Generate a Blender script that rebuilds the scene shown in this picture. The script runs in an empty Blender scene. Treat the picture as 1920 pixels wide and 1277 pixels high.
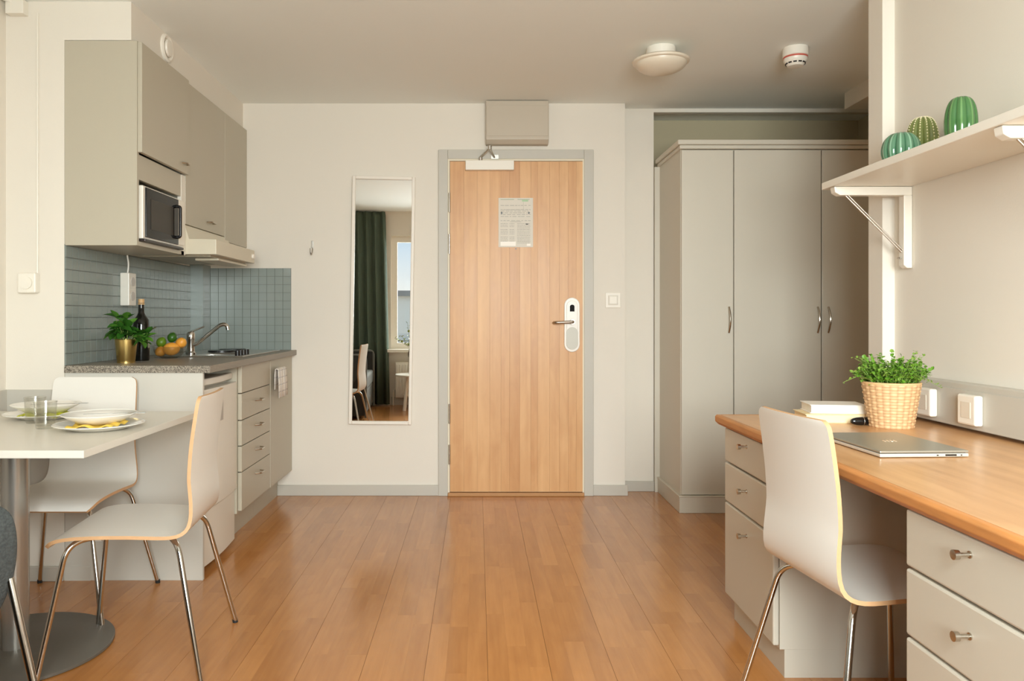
import bpy, bmesh, math, random
from mathutils import Vector, Matrix
R = random.Random(7)
S = bpy.context.scene
COL = S.collection
PI = math.pi

# ------------------------------------------------------------ camera, sky, light, exposure
cd = bpy.data.cameras.new('camera')
cam = bpy.data.objects.new('camera', cd); COL.objects.link(cam)
cam.location = (0, 0, 1.105); cam.rotation_euler = (PI/2, 0, 0)
cd.sensor_width = 36; cd.lens = 1450/1920*36
cd.shift_x = (960-895)/1920; cd.shift_y = -(638.5-594)/1920
cd.clip_start = 0.02
S.camera = cam
S.view_settings.view_transform = 'Standard'; S.view_settings.look = 'None'
S.view_settings.gamma = 1; S.view_settings.use_curve_mapping = False
S.view_settings.exposure = -0.12
S.cycles.max_bounces = 14; S.cycles.diffuse_bounces = 8; S.cycles.transparent_max_bounces = 16

w = bpy.data.worlds.new('sky'); S.world = w; w.use_nodes = True
nt = w.node_tree; nt.nodes.clear()
tc = nt.nodes.new('ShaderNodeTexCoord'); sx = nt.nodes.new('ShaderNodeSeparateXYZ')
cr = nt.nodes.new('ShaderNodeValToRGB'); bg = nt.nodes.new('ShaderNodeBackground'); ow = nt.nodes.new('ShaderNodeOutputWorld')
nt.links.new(tc.outputs['Generated'], sx.inputs[0]); nt.links.new(sx.outputs['Z'], cr.inputs[0])
nt.links.new(cr.outputs[0], bg.inputs[0]); nt.links.new(bg.outputs[0], ow.inputs[0])
cr.color_ramp.elements[0].position = 0.0; cr.color_ramp.elements[0].color = (1, .96, .88, 1)
cr.color_ramp.elements[1].position = 0.12; cr.color_ramp.elements[1].color = (.50, .68, .88, 1)
e = cr.color_ramp.elements.new(0.5); e.color = (.42, .62, .9, 1)
bg.inputs[1].default_value = 1.35

def area(name, loc, rot, sx_, sy_, power, color, spread=PI):
    l = bpy.data.lights.new(name, 'AREA'); l.shape = 'RECTANGLE'; l.size = sx_; l.size_y = sy_
    l.energy = power; l.color = color; l.spread = spread
    o = bpy.data.objects.new(name, l); COL.objects.link(o); o.location = loc; o.rotation_euler = rot
    return o
DAY = (.93, .98, .99)
# daylight entering through the windows behind the camera
TILT = math.radians(15)   # the bright part of the sky stands above the roofs opposite
area('window_daylight', (.34, -.90, 1.60), (PI/2-TILT, 0, 0), 1.42, 1.35, 190, DAY, math.radians(140))

# ------------------------------------------------------------ helpers
def lin(r, g, b):
    f = lambda c: (c/255/12.92) if c/255 <= .04045 else ((c/255+.055)/1.055)**2.4
    return (f(r), f(g), f(b), 1)
MATS = {}
def mat(name, c, rough=.5, metal=0, var=.0, vscale=8, bump=0, bscale=60, coat=0, stretch=None, spec=.5):
    if name in MATS: return MATS[name]
    m = bpy.data.materials.new(name); m.use_nodes = True; MATS[name] = m
    t = m.node_tree; p = t.nodes['Principled BSDF']
    p.inputs['Base Color'].default_value = c; p.inputs['Roughness'].default_value = rough
    p.inputs['Metallic'].default_value = metal; p.inputs['Coat Weight'].default_value = coat
    p.inputs['Specular IOR Level'].default_value = spec
    tcn = t.nodes.new('ShaderNodeTexCoord'); mp = t.nodes.new('ShaderNodeMapping')
    t.links.new(tcn.outputs['Object'], mp.inputs[0])
    if stretch: mp.inputs['Scale'].default_value = stretch
    if var:
        n = t.nodes.new('ShaderNodeTexNoise'); n.inputs['Scale'].default_value = vscale; n.inputs['Detail'].default_value = 5
        mx = t.nodes.new('ShaderNodeMix'); mx.data_type = 'RGBA'; mx.blend_type = 'MIX'
        mx.inputs[6].default_value = tuple(max(0, v*(1-var)) for v in c[:3])+(1,)
        mx.inputs[7].default_value = tuple(min(1, v*(1+var)) for v in c[:3])+(1,)
        t.links.new(mp.outputs[0], n.inputs['Vector']); t.links.new(n.outputs[0], mx.inputs[0]); t.links.new(mx.outputs[2], p.inputs['Base Color'])
    if bump:
        n2 = t.nodes.new('ShaderNodeTexNoise'); n2.inputs['Scale'].default_value = bscale; n2.inputs['Detail'].default_value = 4
        b = t.nodes.new('ShaderNodeBump'); b.inputs['Strength'].default_value = bump; b.inputs['Distance'].default_value = .002
        t.links.new(mp.outputs[0], n2.inputs['Vector']); t.links.new(n2.outputs[0], b.inputs['Height']); t.links.new(b.outputs[0], p.inputs['Normal'])
    return m
def glassmat(name, tint=(1,1,1,1), ior=1.45, boost=.04):
    m = bpy.data.materials.new(name); m.use_nodes = True; MATS[name] = m
    t = m.node_tree; t.nodes.clear(); rough_ = .02 if 'window' in name else .09
    o = t.nodes.new('ShaderNodeOutputMaterial'); tr = t.nodes.new('ShaderNodeBsdfTransparent'); gl = t.nodes.new('ShaderNodeBsdfGlossy')
    lw = t.nodes.new('ShaderNodeLayerWeight'); lw.inputs[0].default_value = .5
    fr = t.nodes.new('ShaderNodeMath'); fr.operation = 'POWER'; fr.inputs[1].default_value = 4; t.links.new(lw.outputs['Facing'], fr.inputs[0])
    fr2 = t.nodes.new('ShaderNodeMath'); fr2.operation = 'MULTIPLY'; fr2.inputs[1].default_value = .55; t.links.new(fr.outputs[0], fr2.inputs[0]); fr = fr2
    ad = t.nodes.new('ShaderNodeMath'); ad.operation = 'ADD'; ad.inputs[1].default_value = boost
    mx = t.nodes.new('ShaderNodeMixShader'); tr.inputs[0].default_value = tint; gl.inputs['Roughness'].default_value = rough_
    t.links.new(fr.outputs[0], ad.inputs[0]); t.links.new(ad.outputs[0], mx.inputs[0]); t.links.new(tr.outputs[0], mx.inputs[1]); t.links.new(gl.outputs[0], mx.inputs[2])
    t.links.new(mx.outputs[0], o.inputs[0]); return m

def toneMat(name, dark, light, rough, grain_scale, coat=0, bump=.15, axis='Y', figure=.35):
    """wood whose tone comes from a per-mesh attribute; grain stretched along one axis"""
    m = bpy.data.materials.new(name); m.use_nodes = True; MATS[name] = m
    t = m.node_tree; p = t.nodes['Principled BSDF']; L = t.links.new
    g = t.nodes.new('ShaderNodeNewGeometry'); at = t.nodes.new('ShaderNodeAttribute'); at.attribute_name = 'tone'
    off = t.nodes.new('ShaderNodeVectorMath'); off.operation = 'SCALE'; off.inputs[0].default_value = (17, 31, 23); L(at.outputs['Fac'], off.inputs['Scale'])
    add = t.nodes.new('ShaderNodeVectorMath'); add.operation = 'ADD'; L(g.outputs['Position'], add.inputs[0]); L(off.outputs[0], add.inputs[1])
    mp = t.nodes.new('ShaderNodeMapping'); mp.inputs['Scale'].default_value = {'Y': (1, .06, 1), 'Z': (1, 1, .05)}[axis]; L(add.outputs[0], mp.inputs[0])
    n = t.nodes.new('ShaderNodeTexNoise'); n.inputs['Scale'].default_value = grain_scale; n.inputs['Detail'].default_value = 6; L(mp.outputs[0], n.inputs['Vector'])
    mp2 = t.nodes.new('ShaderNodeMapping'); mp2.inputs['Scale'].default_value = {'Y': (1, .3, 1), 'Z': (1, 1, .35)}[axis]; L(add.outputs[0], mp2.inputs[0])
    n2 = t.nodes.new('ShaderNodeTexNoise'); n2.inputs['Scale'].default_value = 9; n2.inputs['Detail'].default_value = 5; n2.inputs['Distortion'].default_value = .8; L(mp2.outputs[0], n2.inputs['Vector'])
    def mul(a, k, b=None):
        x = t.nodes.new('ShaderNodeMath'); x.operation = 'MULTIPLY_ADD'; L(a, x.inputs[0]); x.inputs[1].default_value = k
        if b is None: x.inputs[2].default_value = 0
        elif isinstance(b, float): x.inputs[2].default_value = b
        else: L(b, x.inputs[2])
        return x.outputs[0]
    v = mul(at.outputs['Fac'], 1-figure, mul(n.outputs[0], figure, mul(n2.outputs[0], figure*1.2, -figure*.6)))
    mx = t.nodes.new('ShaderNodeMix'); mx.data_type = 'RGBA'; mx.inputs[6].default_value = dark; mx.inputs[7].default_value = light
    L(v, mx.inputs[0]); L(mx.outputs[2], p.inputs['Base Color'])
    rr = mul(n2.outputs[0], .12, rough-.06); L(rr, p.inputs['Roughness']); p.inputs['Coat Weight'].default_value = coat; p.inputs['Coat Roughness'].default_value = .12
    b = t.nodes.new('ShaderNodeBump'); b.inputs['Strength'].default_value = bump; b.inputs['Distance'].default_value = .001
    L(n.outputs[0], b.inputs['Height']); L(b.outputs[0], p.inputs['Normal'])
    return m

def BM(): return bmesh.new()
def box(bm, x0, x1, y0, y1, z0, z1, mi=0):
    vs = [bm.verts.new((x, y, z)) for x in (x0, x1) for y in (y0, y1) for z in (z0, z1)]
    for f in ((0,1,3,2), (4,6,7,5), (0,4,5,1), (2,3,7,6), (0,2,6,4), (1,5,7,3)):
        fc = bm.faces.new([vs[i] for i in f]); fc.material_index = mi
    return bm
def prism(bm, pts, axis, a, b):
    """polygon pts extruded along axis from a to b; pts are the two other coords in order"""
    def mk(p, t):
        return {'X': (t, p[0], p[1]), 'Y': (p[0], t, p[1]), 'Z': (p[0], p[1], t)}[axis]
    A = [bm.verts.new(mk(p, a)) for p in pts]; B = [bm.verts.new(mk(p, b)) for p in pts]
    n = len(pts); bm.faces.new(A); bm.faces.new(B[::-1])
    for i in range(n): bm.faces.new((A[i], B[i], B[(i+1) % n], A[(i+1) % n]))
    bmesh.ops.recalc_face_normals(bm, faces=bm.faces[:]); return bm
def tube(bm, pts, r, n=10, caps=True, r2=None):
    pts = [Vector(p) for p in pts]; rings = []
    up = None
    for i, p in enumerate(pts):
        d = (pts[min(i+1, len(pts)-1)]-pts[max(i-1, 0)]).normalized()
        if up is None:
            up = Vector((0, 0, 1)) if abs(d.z) < .9 else Vector((1, 0, 0))
        a = (up - d*up.dot(d)).normalized(); b = d.cross(a); up = a
        rr = r if r2 is None else r+(r2-r)*i/(len(pts)-1)
        rings.append([bm.verts.new(p+a*rr*math.cos(2*PI*k/n)+b*rr*math.sin(2*PI*k/n)) for k in range(n)])
    for A, B in zip(rings, rings[1:]):
        for k in range(n): bm.faces.new((A[k], A[(k+1) % n], B[(k+1) % n], B[k]))
    if caps: bm.faces.new(rings[0][::-1]); bm.faces.new(rings[-1])
    return bm
def lathe(bm, prof, c=(0, 0, 0), n=32, fr=None, axis='Z'):
    """prof: list (r,z). r<=0 makes a pole"""
    rings = []
    def P(x, y, z):
        if axis == 'X': return (c[0]+z, c[1]+x, c[2]+y)
        if axis == 'Y': return (c[0]+x, c[1]+z, c[2]+y)
        return (c[0]+x, c[1]+y, c[2]+z)
    for (r, z) in prof:
        if r <= 1e-6: rings.append([bm.verts.new(P(0, 0, z))])
        else:
            rings.append([bm.verts.new(P(r*(fr(2*PI*k/n, z) if fr else 1)*math.cos(2*PI*k/n), r*(fr(2*PI*k/n, z) if fr else 1)*math.sin(2*PI*k/n), z)) for k in range(n)])
    for A, B in zip(rings, rings[1:]):
        for k in range(n):
            a, a2, b, b2 = A[k % len(A)], A[(k+1) % len(A)], B[k % len(B)], B[(k+1) % len(B)]
            vs = []
            for v in (a, a2, b2, b):
                if v not in vs: vs.append(v)
            if len(vs) > 2:
                try: bm.faces.new(vs)
                except ValueError: pass
    bmesh.ops.recalc_face_normals(bm, faces=bm.faces[:]); return bm
def cyl(bm, c, r, h, n=20, axis='Z', r2=None):
    return lathe(bm, [(0, 0), (r, 0), (r if r2 is None else r2, h), (0, h)], c, n, axis=axis)
def bend(pts, rad=.03, n=5):
    """round the corners of a polyline"""
    pts = [Vector(p) for p in pts]; out = [pts[0]]
    for i in range(1, len(pts)-1):
        a, b, c = pts[i-1], pts[i], pts[i+1]
        u = (a-b); v = (c-b); r = min(rad, u.length*.49, v.length*.49)
        p0 = b+u.normalized()*r; p1 = b+v.normalized()*r
        for k in range(n+1):
            t = k/n; out.append(p0*(1-t)**2+b*2*t*(1-t)+p1*t*t)
    out.append(pts[-1]); return out

def obj(name, bm, m, parent=None, smooth=False, bevel=0, world=True, seg=2, label=None, kind=None):
    """links bm as one mesh; world=True: coordinates are world and get shifted to the parent's base"""
    me = bpy.data.meshes.new(name)
    if parent is not None and world:
        off = -TH_LOC.get(parent.name, Vector((0, 0, 0)))
        bmesh.ops.translate(bm, verts=bm.verts[:], vec=off)
    bm.to_mesh(me); bm.free()
    for x in (m if isinstance(m, (list, tuple)) else [m]): me.materials.append(x)
    o = bpy.data.objects.new(name, me); COL.objects.link(o)
    if parent is not None:
        o.parent = parent; TH_LOC[o.name] = TH_LOC.get(parent.name, Vector((0, 0, 0)))
    if smooth:
        for p in me.polygons: p.use_smooth = True
        try: me.set_sharp_from_angle(angle=math.radians(38))
        except Exception: pass
    if bevel:
        b = o.modifiers.new('bevel', 'BEVEL'); b.width = bevel; b.segments = seg; b.limit_method = 'ANGLE'; b.angle_limit = math.radians(40)
        b.harden_normals = False
    if label: o['label'] = label
    if kind: o['kind'] = kind
    return o
TH_LOC = {}
def thing(name, label, cat, loc=(0, 0, 0), rotz=0, group=None):
    o = bpy.data.objects.new(name, None); COL.objects.link(o); o.empty_display_size = .05
    o.location = loc; o.rotation_euler = (0, 0, rotz); o['label'] = label; o['category'] = cat
    if group: o['group'] = group
    TH_LOC[o.name] = Vector(loc)
    return o
def tag(o, label, cat, group=None):
    o['label'] = label; o['category'] = cat
    if group: o['group'] = group
    return o
def struct(name, bm, m, parent=None, **k):
    o = obj(name, bm, m, parent, **k)
    if parent is None: o['kind'] = 'structure'
    return o
def copy_tree(o, parent=None):
    c = o.copy(); COL.objects.link(c)
    if parent is not None: c.parent = parent
    for ch in [x for x in o.children]: copy_tree(ch, c)
    return c
def px(x, y, Y):   # pixel of the 1920x1277 photograph at depth Y -> world point
    s = 1450/Y
    return Vector(((x-895)/s, Y, 1.105-(y-594)/s))

# ------------------------------------------------------------ materials
WALL = mat('wall_paint', lin(227, 220, 208), .75, var=.012, vscale=3, bump=.12, bscale=150)
CEILM = mat('ceiling_paint', lin(240, 243, 239), .85, var=.012, vscale=2, bump=.2, bscale=200)
OLIVE = mat('olive_wall_paint', lin(190, 178, 148), .8)
GREYT = mat('grey_trim_paint', lin(192, 187, 176), .45, var=.02, vscale=4)
CAB = mat('cabinet_paint', lin(204, 197, 182), .42, var=.012, vscale=3, bump=.03, bscale=300)
CABS = mat('kitchen_cabinet_paint', lin(186, 178, 160), .4, var=.012, vscale=3, bump=.03, bscale=300)
PANEL = mat('end_panel_paint', lin(204, 200, 190), .4, var=.01)
WHITE = mat('white_plastic', lin(236, 230, 218), .35)
WHITEP = mat('white_lacquer', lin(232, 226, 214), .35, var=.008)
SHELL = mat('chair_white_laminate', lin(228, 224, 216), .3)
PLY = mat('birch_ply_edge', lin(206, 162, 118), .5, var=.08, vscale=60)
CHROME = mat('chrome', (.62, .60, .57, 1), .12, metal=1)
STEEL = mat('brushed_steel', (.62, .6, .56, 1), .3, metal=1, bump=.05, bscale=400)
NICKEL = mat('nickel', (.55, .50, .43, 1), .25, metal=1)
BLACK = mat('black_plastic', lin(22, 20, 20), .3)
BLACKG = mat('black_glass', lin(12, 10, 10), .12, spec=.25)
RUBBER = mat('dark_rubber', lin(35, 34, 33), .7)
FLOORM = toneMat('parquet', lin(148, 91, 42), lin(208, 146, 84), .22, 60, coat=.25, bump=.03, axis='Y', figure=.4)
DOORM = toneMat('birch_veneer', lin(180, 120, 64), lin(234, 188, 134), .40, 30, coat=.0, bump=.05, axis='Z', figure=.5)
GROOVE = mat('floor_groove', lin(120, 74, 40), .7)
MIRROR = mat('mirror_silver', (.9, .9, .88, 1), .0, metal=1)
TILEM = mat('blue_grey_tile', lin(142, 151, 146), .18, var=.05, vscale=2)
GROUT = mat('tile_grout', lin(118, 122, 116), .8)
GLASS = glassmat('window_glass', (.97, .98, .97, 1))
DRINK = glassmat('drinking_glass', (.955, .955, .94, 1), 1.5, .09)

# ------------------------------------------------------------ the room
CZ = 2.425; YB = 4.785; YR = 4.904; YW = -.18; XL = -1.975; XK = -1.73; XR = 1.6; YK = 3.24
def wbox(name, x0, x1, y0, y1, z0, z1, m=WALL, **k): return struct(name, box(BM(), x0, x1, y0, y1, z0, z1), m, **k)
fl = wbox('floor', XL-.1, 2.75, -.5, 5.4, -.08, -.004, GROOVE)
wbox('ceiling', XL-.1, 2.75, -.5, 5.4, CZ, CZ+.1, CEILM)
wbox('wall_left', XL-.1, XL, -.3, YK, 0, CZ)
wbox('wall_left_return', XL-.1, XK, YK, 5.0, 0, CZ)
wbox('wall_back', XK, .914, YB, YB+.2, 0, CZ)
wbox('wall_back_recess', .914, 1.118, YR, YR+.12, 0, CZ)
wbox('wall_back_header', 1.118, 2.56, YR, YR+.05, 2.402, CZ)
wbox('wall_back_niche', 1.0, 2.75, 5.2, 5.3, 0, CZ, OLIVE)
wbox('wall_niche_left', 1.07, 1.118, YR+.12, 5.2, 0, CZ, OLIVE)
wbox('wall_right_hall', 2.56, 2.66, 3.17, 5.2, 0, CZ, OLIVE)
wbox('wall_right_end', 1.7, 2.66, 3.07, 3.17, 0, CZ)
wbox('wall_right', XR, XR+.1, -.3, 3.07, 0, CZ)
wbox('trim_1', 1.553, XR, 2.965, 3.07, 0, CZ, WALL)
wbox('trim_2', 2.17, 2.56, 3.17, 4.57, 2.33, CZ)          # boxed duct under the ceiling
wbox('trim_3', XK, -1.45, YK, YB, 2.264, CZ)              # soffit above the wall cabinets
wbox('trim_4', XK, -1.65, 4.65, YB, .9, 1.42, TILEM)      # tiled pipe casing in the corner
# window wall with openings
W0, W1, WZ0, WZ1 = -.77, 1.22, .70, 2.12
bm = BM(); box(bm, XL-.1, W0, YW-.28, YW, 0, CZ); box(bm, W1, 1.7, YW-.28, YW, 0, CZ)
box(bm, W0, W1, YW-.28, YW, 0, WZ0); box(bm, W0, W1, YW-.28, YW, WZ1, CZ)
struct('wall_window', bm, WALL)
def window(n, x0, x1):
    fr = BM(); t = .075; y0, y1 = YW-.13, YW-.06
    box(fr, x0, x0+t, y0, y1, WZ0, WZ1); box(fr, x1-t, x1, y0, y1, WZ0, WZ1)
    box(fr, x0+t, x1-t, y0, y1, WZ0, WZ0+t); box(fr, x0+t, x1-t, y0, y1, WZ1-t, WZ1)
    f = struct('window_%d' % n, fr, WHITEP)
    obj('pane', box(BM(), x0+t, x1-t, YW-.1, YW-.094, WZ0+t, WZ1-t), GLASS, f)
window(1, W0, .0); window(2, .0, W1)
wbox('trim_5', W0-.04, W1+.04, YW, YW+.13, .665, .70, WHITEP)    # window sill
wbox('trim_6', W0+.25, W1-.2, YW, YW+.03, 2.15, 2.20, GREYT)     # slot vent above the window
wbox('trim_7', XL, W0-.04, YW, YW+.015, 0, .10, GREYT)

# baseboards
def base(name, x0, x1, y0, y1, h=.065): return struct(name, box(BM(), x0, x1, y0, y1, 0, h), GREYT, bevel=.003)
base('baseboard_back', -1.235, -.237, YB-.015, YB)
base('baseboard_back_right', .716, .929, YB-.015, YB)
base('baseboard_recess', .914, 1.118, YR-.016, YR)
base('baseboard_left_return', XL, XK, YK-.015, YK, .062)
base('baseboard_window', W0, XR, YW, YW+.015, .10)
base('baseboard_hall', 2.545, 2.56, 3.17, 5.2)
# grey dado boards on the left wall
dd = struct('trim_8', box(BM(), XL, XK, YK-.012, YK, .36, .80), GREYT)
struct('trim_9', box(BM(), XL, XL+.012, 1.3, YK-.012, .36, .80), GREYT)

# parquet strips
SW = .0655; X0 = -.164-SW*30
cand = []
ncol = int((2.6-X0)/SW)
for i in range(ncol):
    xa = X0+i*SW; y = -.25-R.random()*.5
    while y < 5.2:
        ln = R.choice([.36, .45, .55, .62, .7])
        ya, yb = max(y, -.25), min(y+ln, 5.2)
        if yb-ya > .03:
            g = .00005; ga = .0005 if i % 3 == 0 else g; gb = .0005 if i % 3 == 2 else g
            cand.append((xa+ga, xa+SW-gb, ya+.0001, yb-.0001, .52+(R.random()-.5)*.38))
        y += ln
def blocked(c):
    x, yy = (c[0]+c[1])/2, (c[2]+c[3])/2
    if yy < 1.2 or yy > 4.95: return True
    if x < -.62*yy-.1 or x > .71*yy+.1: return True
    if x < -1.24 and yy > 3.3: return True
    if x > .95 and yy < 2.85: return True
    if x > 1.15 and yy > 4.3: return True
    if abs(x) > 0 and 1.105*1450/c[3] > 700: return True
    return False
vis = sorted([c for c in cand if not blocked(c)], key=lambda c: c[2])
near = vis[:300]; ids = set(id(c) for c in near)
def strip(bm, c):
    box(bm, c[0], c[1], c[2], c[3], -.0045, 0)
    # drop bottom face to stay cheap is unnecessary; tone is written later
def settone(me, vals):
    a = me.attributes.new('tone', 'FLOAT', 'POINT'); a.data.foreach_set('value', vals)
for c in near:
    b = BM(); strip(b, c); o = obj('plank', b, FLOORM, fl); settone(o.data, [c[4]]*8)
b = BM(); tv = []
for c in cand:
    if id(c) in ids: continue
    strip(b, c); tv += [c[4]]*8
o = obj('planks', b, FLOORM, fl, kind='stuff'); settone(o.data, tv)

# ------------------------------------------------------------ entrance door
struct('trim_10', (lambda b: (box(b, -.240, -.182, YB-.022, YB, 0, 2.135), box(b, .658, .716, YB-.022, YB, 0, 2.135), box(b, -.182, .658, YB-.022, YB, 2.078, 2.135), b)[-1])(BM()), GREYT, bevel=.003)
struct('trim_11', (lambda b: (box(b, -.182, -.171, YB-.018, YB, .02, 2.078), box(b, .649, .658, YB-.018, YB, .02, 2.078), box(b, -.171, .649, YB-.018, YB, 2.066, 2.078), b)[-1])(BM()), mat('jamb_cream', lin(225, 214, 190), .5))
struct('trim_12', box(BM(), -.182, .658, YB-.035, YB, 0, .022), mat('threshold_wood', lin(180, 130, 80), .45, var=.1, vscale=30), bevel=.004)
dr = struct('door_1', box(BM(), -.169, .653, YB-.008, YB, .026, 2.063), mat('door_core', lin(120, 80, 45), .7))
xs = [-.169, -.083, -.021, .043, .087, .127, .178, .227, .279, .322, .368, .417, .455, .505, .561, .609, .653]
xs = [-.169, -.083, .0, .077, .146, .199, .262, .330, .372, .446, .505, .561, .609, .653]
tones = [.40, .58, .72, .50, .44, .20, .62, .34, .66, .50, .58, .36, .60]
lf = obj('door_leaf', box(BM(), -.169, .653, YB-.013, YB-.008, .026, 2.063), mat('door_core', lin(120, 80, 45), .7), dr)
for k in range(len(xs)-1):
    o = obj('stave', box(BM(), xs[k]+.0003, xs[k+1]-.0003, YB-.0175, YB-.013, .026, 2.063), DOORM, lf); settone(o.data, [tones[k]]*8)
yd = YB-.0175
for zc in (1.105+(594-381)/303, 1.105+(594-458)/303, 1.105-(775-594)/303, 1.105-(851-594)/303):
    b = BM(); cyl(b, (-.172, yd-.006, zc-.06), .0065, .12, 10); obj('hinge', b, NICKEL, dr, smooth=True)
# lock plate and lever
def stadium(x, z, hw, hh, n=12):
    pts = [(x+hw*math.cos(PI*k/n), z+hh-hw+hw*math.sin(PI*k/n)) for k in range(n+1)]
    pts += [(x-hw*math.cos(PI*k/n), z-hh+hw-hw*math.sin(PI*k/n)) for k in range(n+1)]
    return pts
LX, LZ = (1071.5-895)/303, 1.105-(609-594)/303
LPW = mat('lock_white', lin(238, 232, 222), .3)
lp = obj('lock_plate', prism(BM(), stadium(LX, LZ, .048, .168), 'Y', yd-.012, yd), LPW, dr, bevel=.004)
obj('inner_plate', prism(BM(), stadium(LX, LZ, .034, .150), 'Y', yd-.017, yd-.012), LPW, lp, bevel=.003)
obj('lower_cover', prism(BM(), [p for p in stadium(LX, LZ-.083, .036, .069)], 'Y', yd-.0185, yd-.017), mat('lock_grey', lin(196, 192, 178), .35), lp, bevel=.003, label='grey lower cover')
rb = [(LX-.014, LZ+.082), (LX-.014, LZ+.112)]+[(LX-.014*math.cos(PI*k/8), LZ+.112+.012*math.sin(PI*k/8)) for k in range(1, 8)]+[(LX+.014, LZ+.112), (LX+.014, LZ+.082)]
obj('card_reader', prism(BM(), rb, 'Y', yd-.020, yd-.017), mat('reader_black', lin(20, 18, 18), .6, spec=.15), lp)
b = BM(); cyl(b, (LX, yd-.045, LZ+.018), .016, .03, 20, 'Y'); tube(b, bend([(LX, yd-.05, LZ+.018), (LX, yd-.062, LZ+.018), (LX-.06, yd-.062, LZ+.016), (LX-.105, yd-.062, LZ+.014), (LX-.113, yd-.03, LZ+.013)], .012), .009, 12)
obj('door_handle', b, mat('handle_bronze_steel', (.42, .36, .30, 1), .38, metal=1), dr, smooth=True)
b = BM(); cyl(b, ((967-895)/303, yd-.005, 1.105+(594-467)/303), .004, .005, 10, 'Y'); obj('peephole', b, BLACK, dr)
# door closer
t = thing('door_closer', 'white door closer with a jointed steel arm, screwed to the top of the wooden door', 'door closer', (.08, yd, 2.03))
obj('housing', box(BM(), (873-895)/303, (963-895)/303, yd-.045, yd, 1.105+(594-322)/303, 1.105+(594-304)/303), WHITE, t, bevel=.004)
b = BM(); A = Vector((.02, yd-.025, 2.055)); B = Vector((.075, yd-.10, 2.125)); C_ = Vector((.105, yd-.01, 2.085))
tube(b, [A, A+Vector((0, 0, .03))], .011); tube(b, [A+Vector((0, 0, .028)), B], .008); tube(b, [B-Vector((0, 0, .01)), B+Vector((0, 0, .012))], .012); tube(b, [B, C_], .006); box(b, .085, .13, yd-.014, yd-.004, 2.075, 2.1)
obj('arm', b, STEEL, t, smooth=True)
# notice sheet
NX0, NX1, NZ1, NZ0 = (934.5-895)/303, (999-895)/303, 1.105+(594-372)/303, 1.105+(594-464)/303
t = thing('notice_sheet', 'laminated sheet of small print and plans pinned to the wooden door', 'notice', (NX0, yd, NZ0))
obj('sheet', box(BM(), NX0, NX1, yd-.0015, yd, NZ0, NZ1), mat('laminated_paper', lin(216, 208, 194), .5), t)
b = BM(); yp = yd-.0019
def pr(u0, u1, v0, v1): box(b, NX0+(NX1-NX0)*u0, NX0+(NX1-NX0)*u1, yp, yd-.0015, NZ1-(NZ1-NZ0)*v1, NZ1-(NZ1-NZ0)*v0)
for v in (.15, .235, .265, .30, .335, .375, .46):
    u = .06
    while u < .9:
        l = R.uniform(.04, .13); pr(u, min(.93, u+l), v, v+.006); u += l+R.uniform(.015, .05)
pr(.34, .66, .483, .488)
for k in range(14):
    v = .52+k*.03
    for (a, c) in ((.06, .27), (.32, .46), (.54, .92)):
        if v > .88 and a < .5: continue
        if k in (3, 8) and a < .5: continue
        u = a
        while u < c: l = R.uniform(.02, .07); pr(u, min(c, u+l), v, v+.005); u += l+.012
pr(.72, .723, .08, .24); pr(.12, .73, .238, .241)
obj('print', b, mat('print_grey', lin(112, 108, 102), .5), t)
b = BM(); pr(.06, .45, .028, .036); pr(.55, .9, .028, .036); obj('header_line', b, mat('print_green', lin(120, 150, 115), .5), t)
b = BM(); pr(.68, .86, .04, .075); obj('emblem', b, mat('print_pale_green', lin(170, 200, 160), .5), t)
for u in (.09, .88):
    b = BM(); cx, cz = NX0+(NX1-NX0)*u, NZ1-(NZ1-NZ0)*.305
    prism(b, [(cx-.006, cz), (cx, cz-.009), (cx+.006, cz), (cx, cz+.009)], 'Y', yp-.0002, yp)
    obj('diamond', b, BLACK, t)
b = BM(); pr(.06, .5, .885, .975); obj('white_strip', b, mat('sticker_white', lin(240, 232, 220), .4), t)
b = BM(); pr(.82, .93, .93, .975); obj('white_strip', b, MATS['sticker_white'], t)
b = BM(); pr(.79, .86, .525, .54); obj('mark', b, RUBBER, t)

# air box above the door
t = thing('air_terminal_box', 'beige metal box mounted at the ceiling above the entrance door', 'vent box', (.25, YB, 2.15))
x0, x1 = (911-895)/306, (1028-895)/306
prof = [(YB, 2.16), (YB-.055, 2.16), (YB-.08, 2.185), (YB-.08, CZ-.004), (YB, CZ-.004)]
obj('body', prism(BM(), prof, 'X', x0, x1), mat('beige_metal', lin(190, 178, 160), .45), t, bevel=.003)
b = BM(); box(b, x0+.004, x1-.004, YB-.083, YB-.08, 2.205, 2.39); obj('front_cover', b, mat('beige_metal', lin(190, 178, 160), .45), t, bevel=.002)

# light switch, coat hook, thermostat
def switch(name, label, x, z, y):
    t = thing(name, label, 'switch', (x, y, z))
    obj('plate', box(BM(), x-.047, x+.047, y-.008, y, z-.047, z+.047), WHITE, t, bevel=.003)
    obj('inner_frame', box(BM(), x-.030, x+.030, y-.011, y-.008, z-.030, z+.030), mat('switch_frame', lin(216, 208, 195), .4), t, bevel=.002)
    obj('rocker', box(BM(), x-.024, x+.024, y-.015, y-.011, z-.024, z+.024), WHITE, t, bevel=.003)
switch('light_switch', 'square white light switch on the wall right of the entrance door', (1149-895)/303, 1.105+(594-563)/303, YB)
t = thing('coat_hook', 'small steel coat hook on the bare wall left of the mirror', 'hook', (-1.02, YB, 1.5))
hx = (586-895)/303; hz = 1.105+(594-465)/303
b = BM(); box(b, hx-.008, hx+.008, YB-.004, YB, hz-.01, hz+.045); obj('back_plate', b, STEEL, t, bevel=.002)
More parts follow.
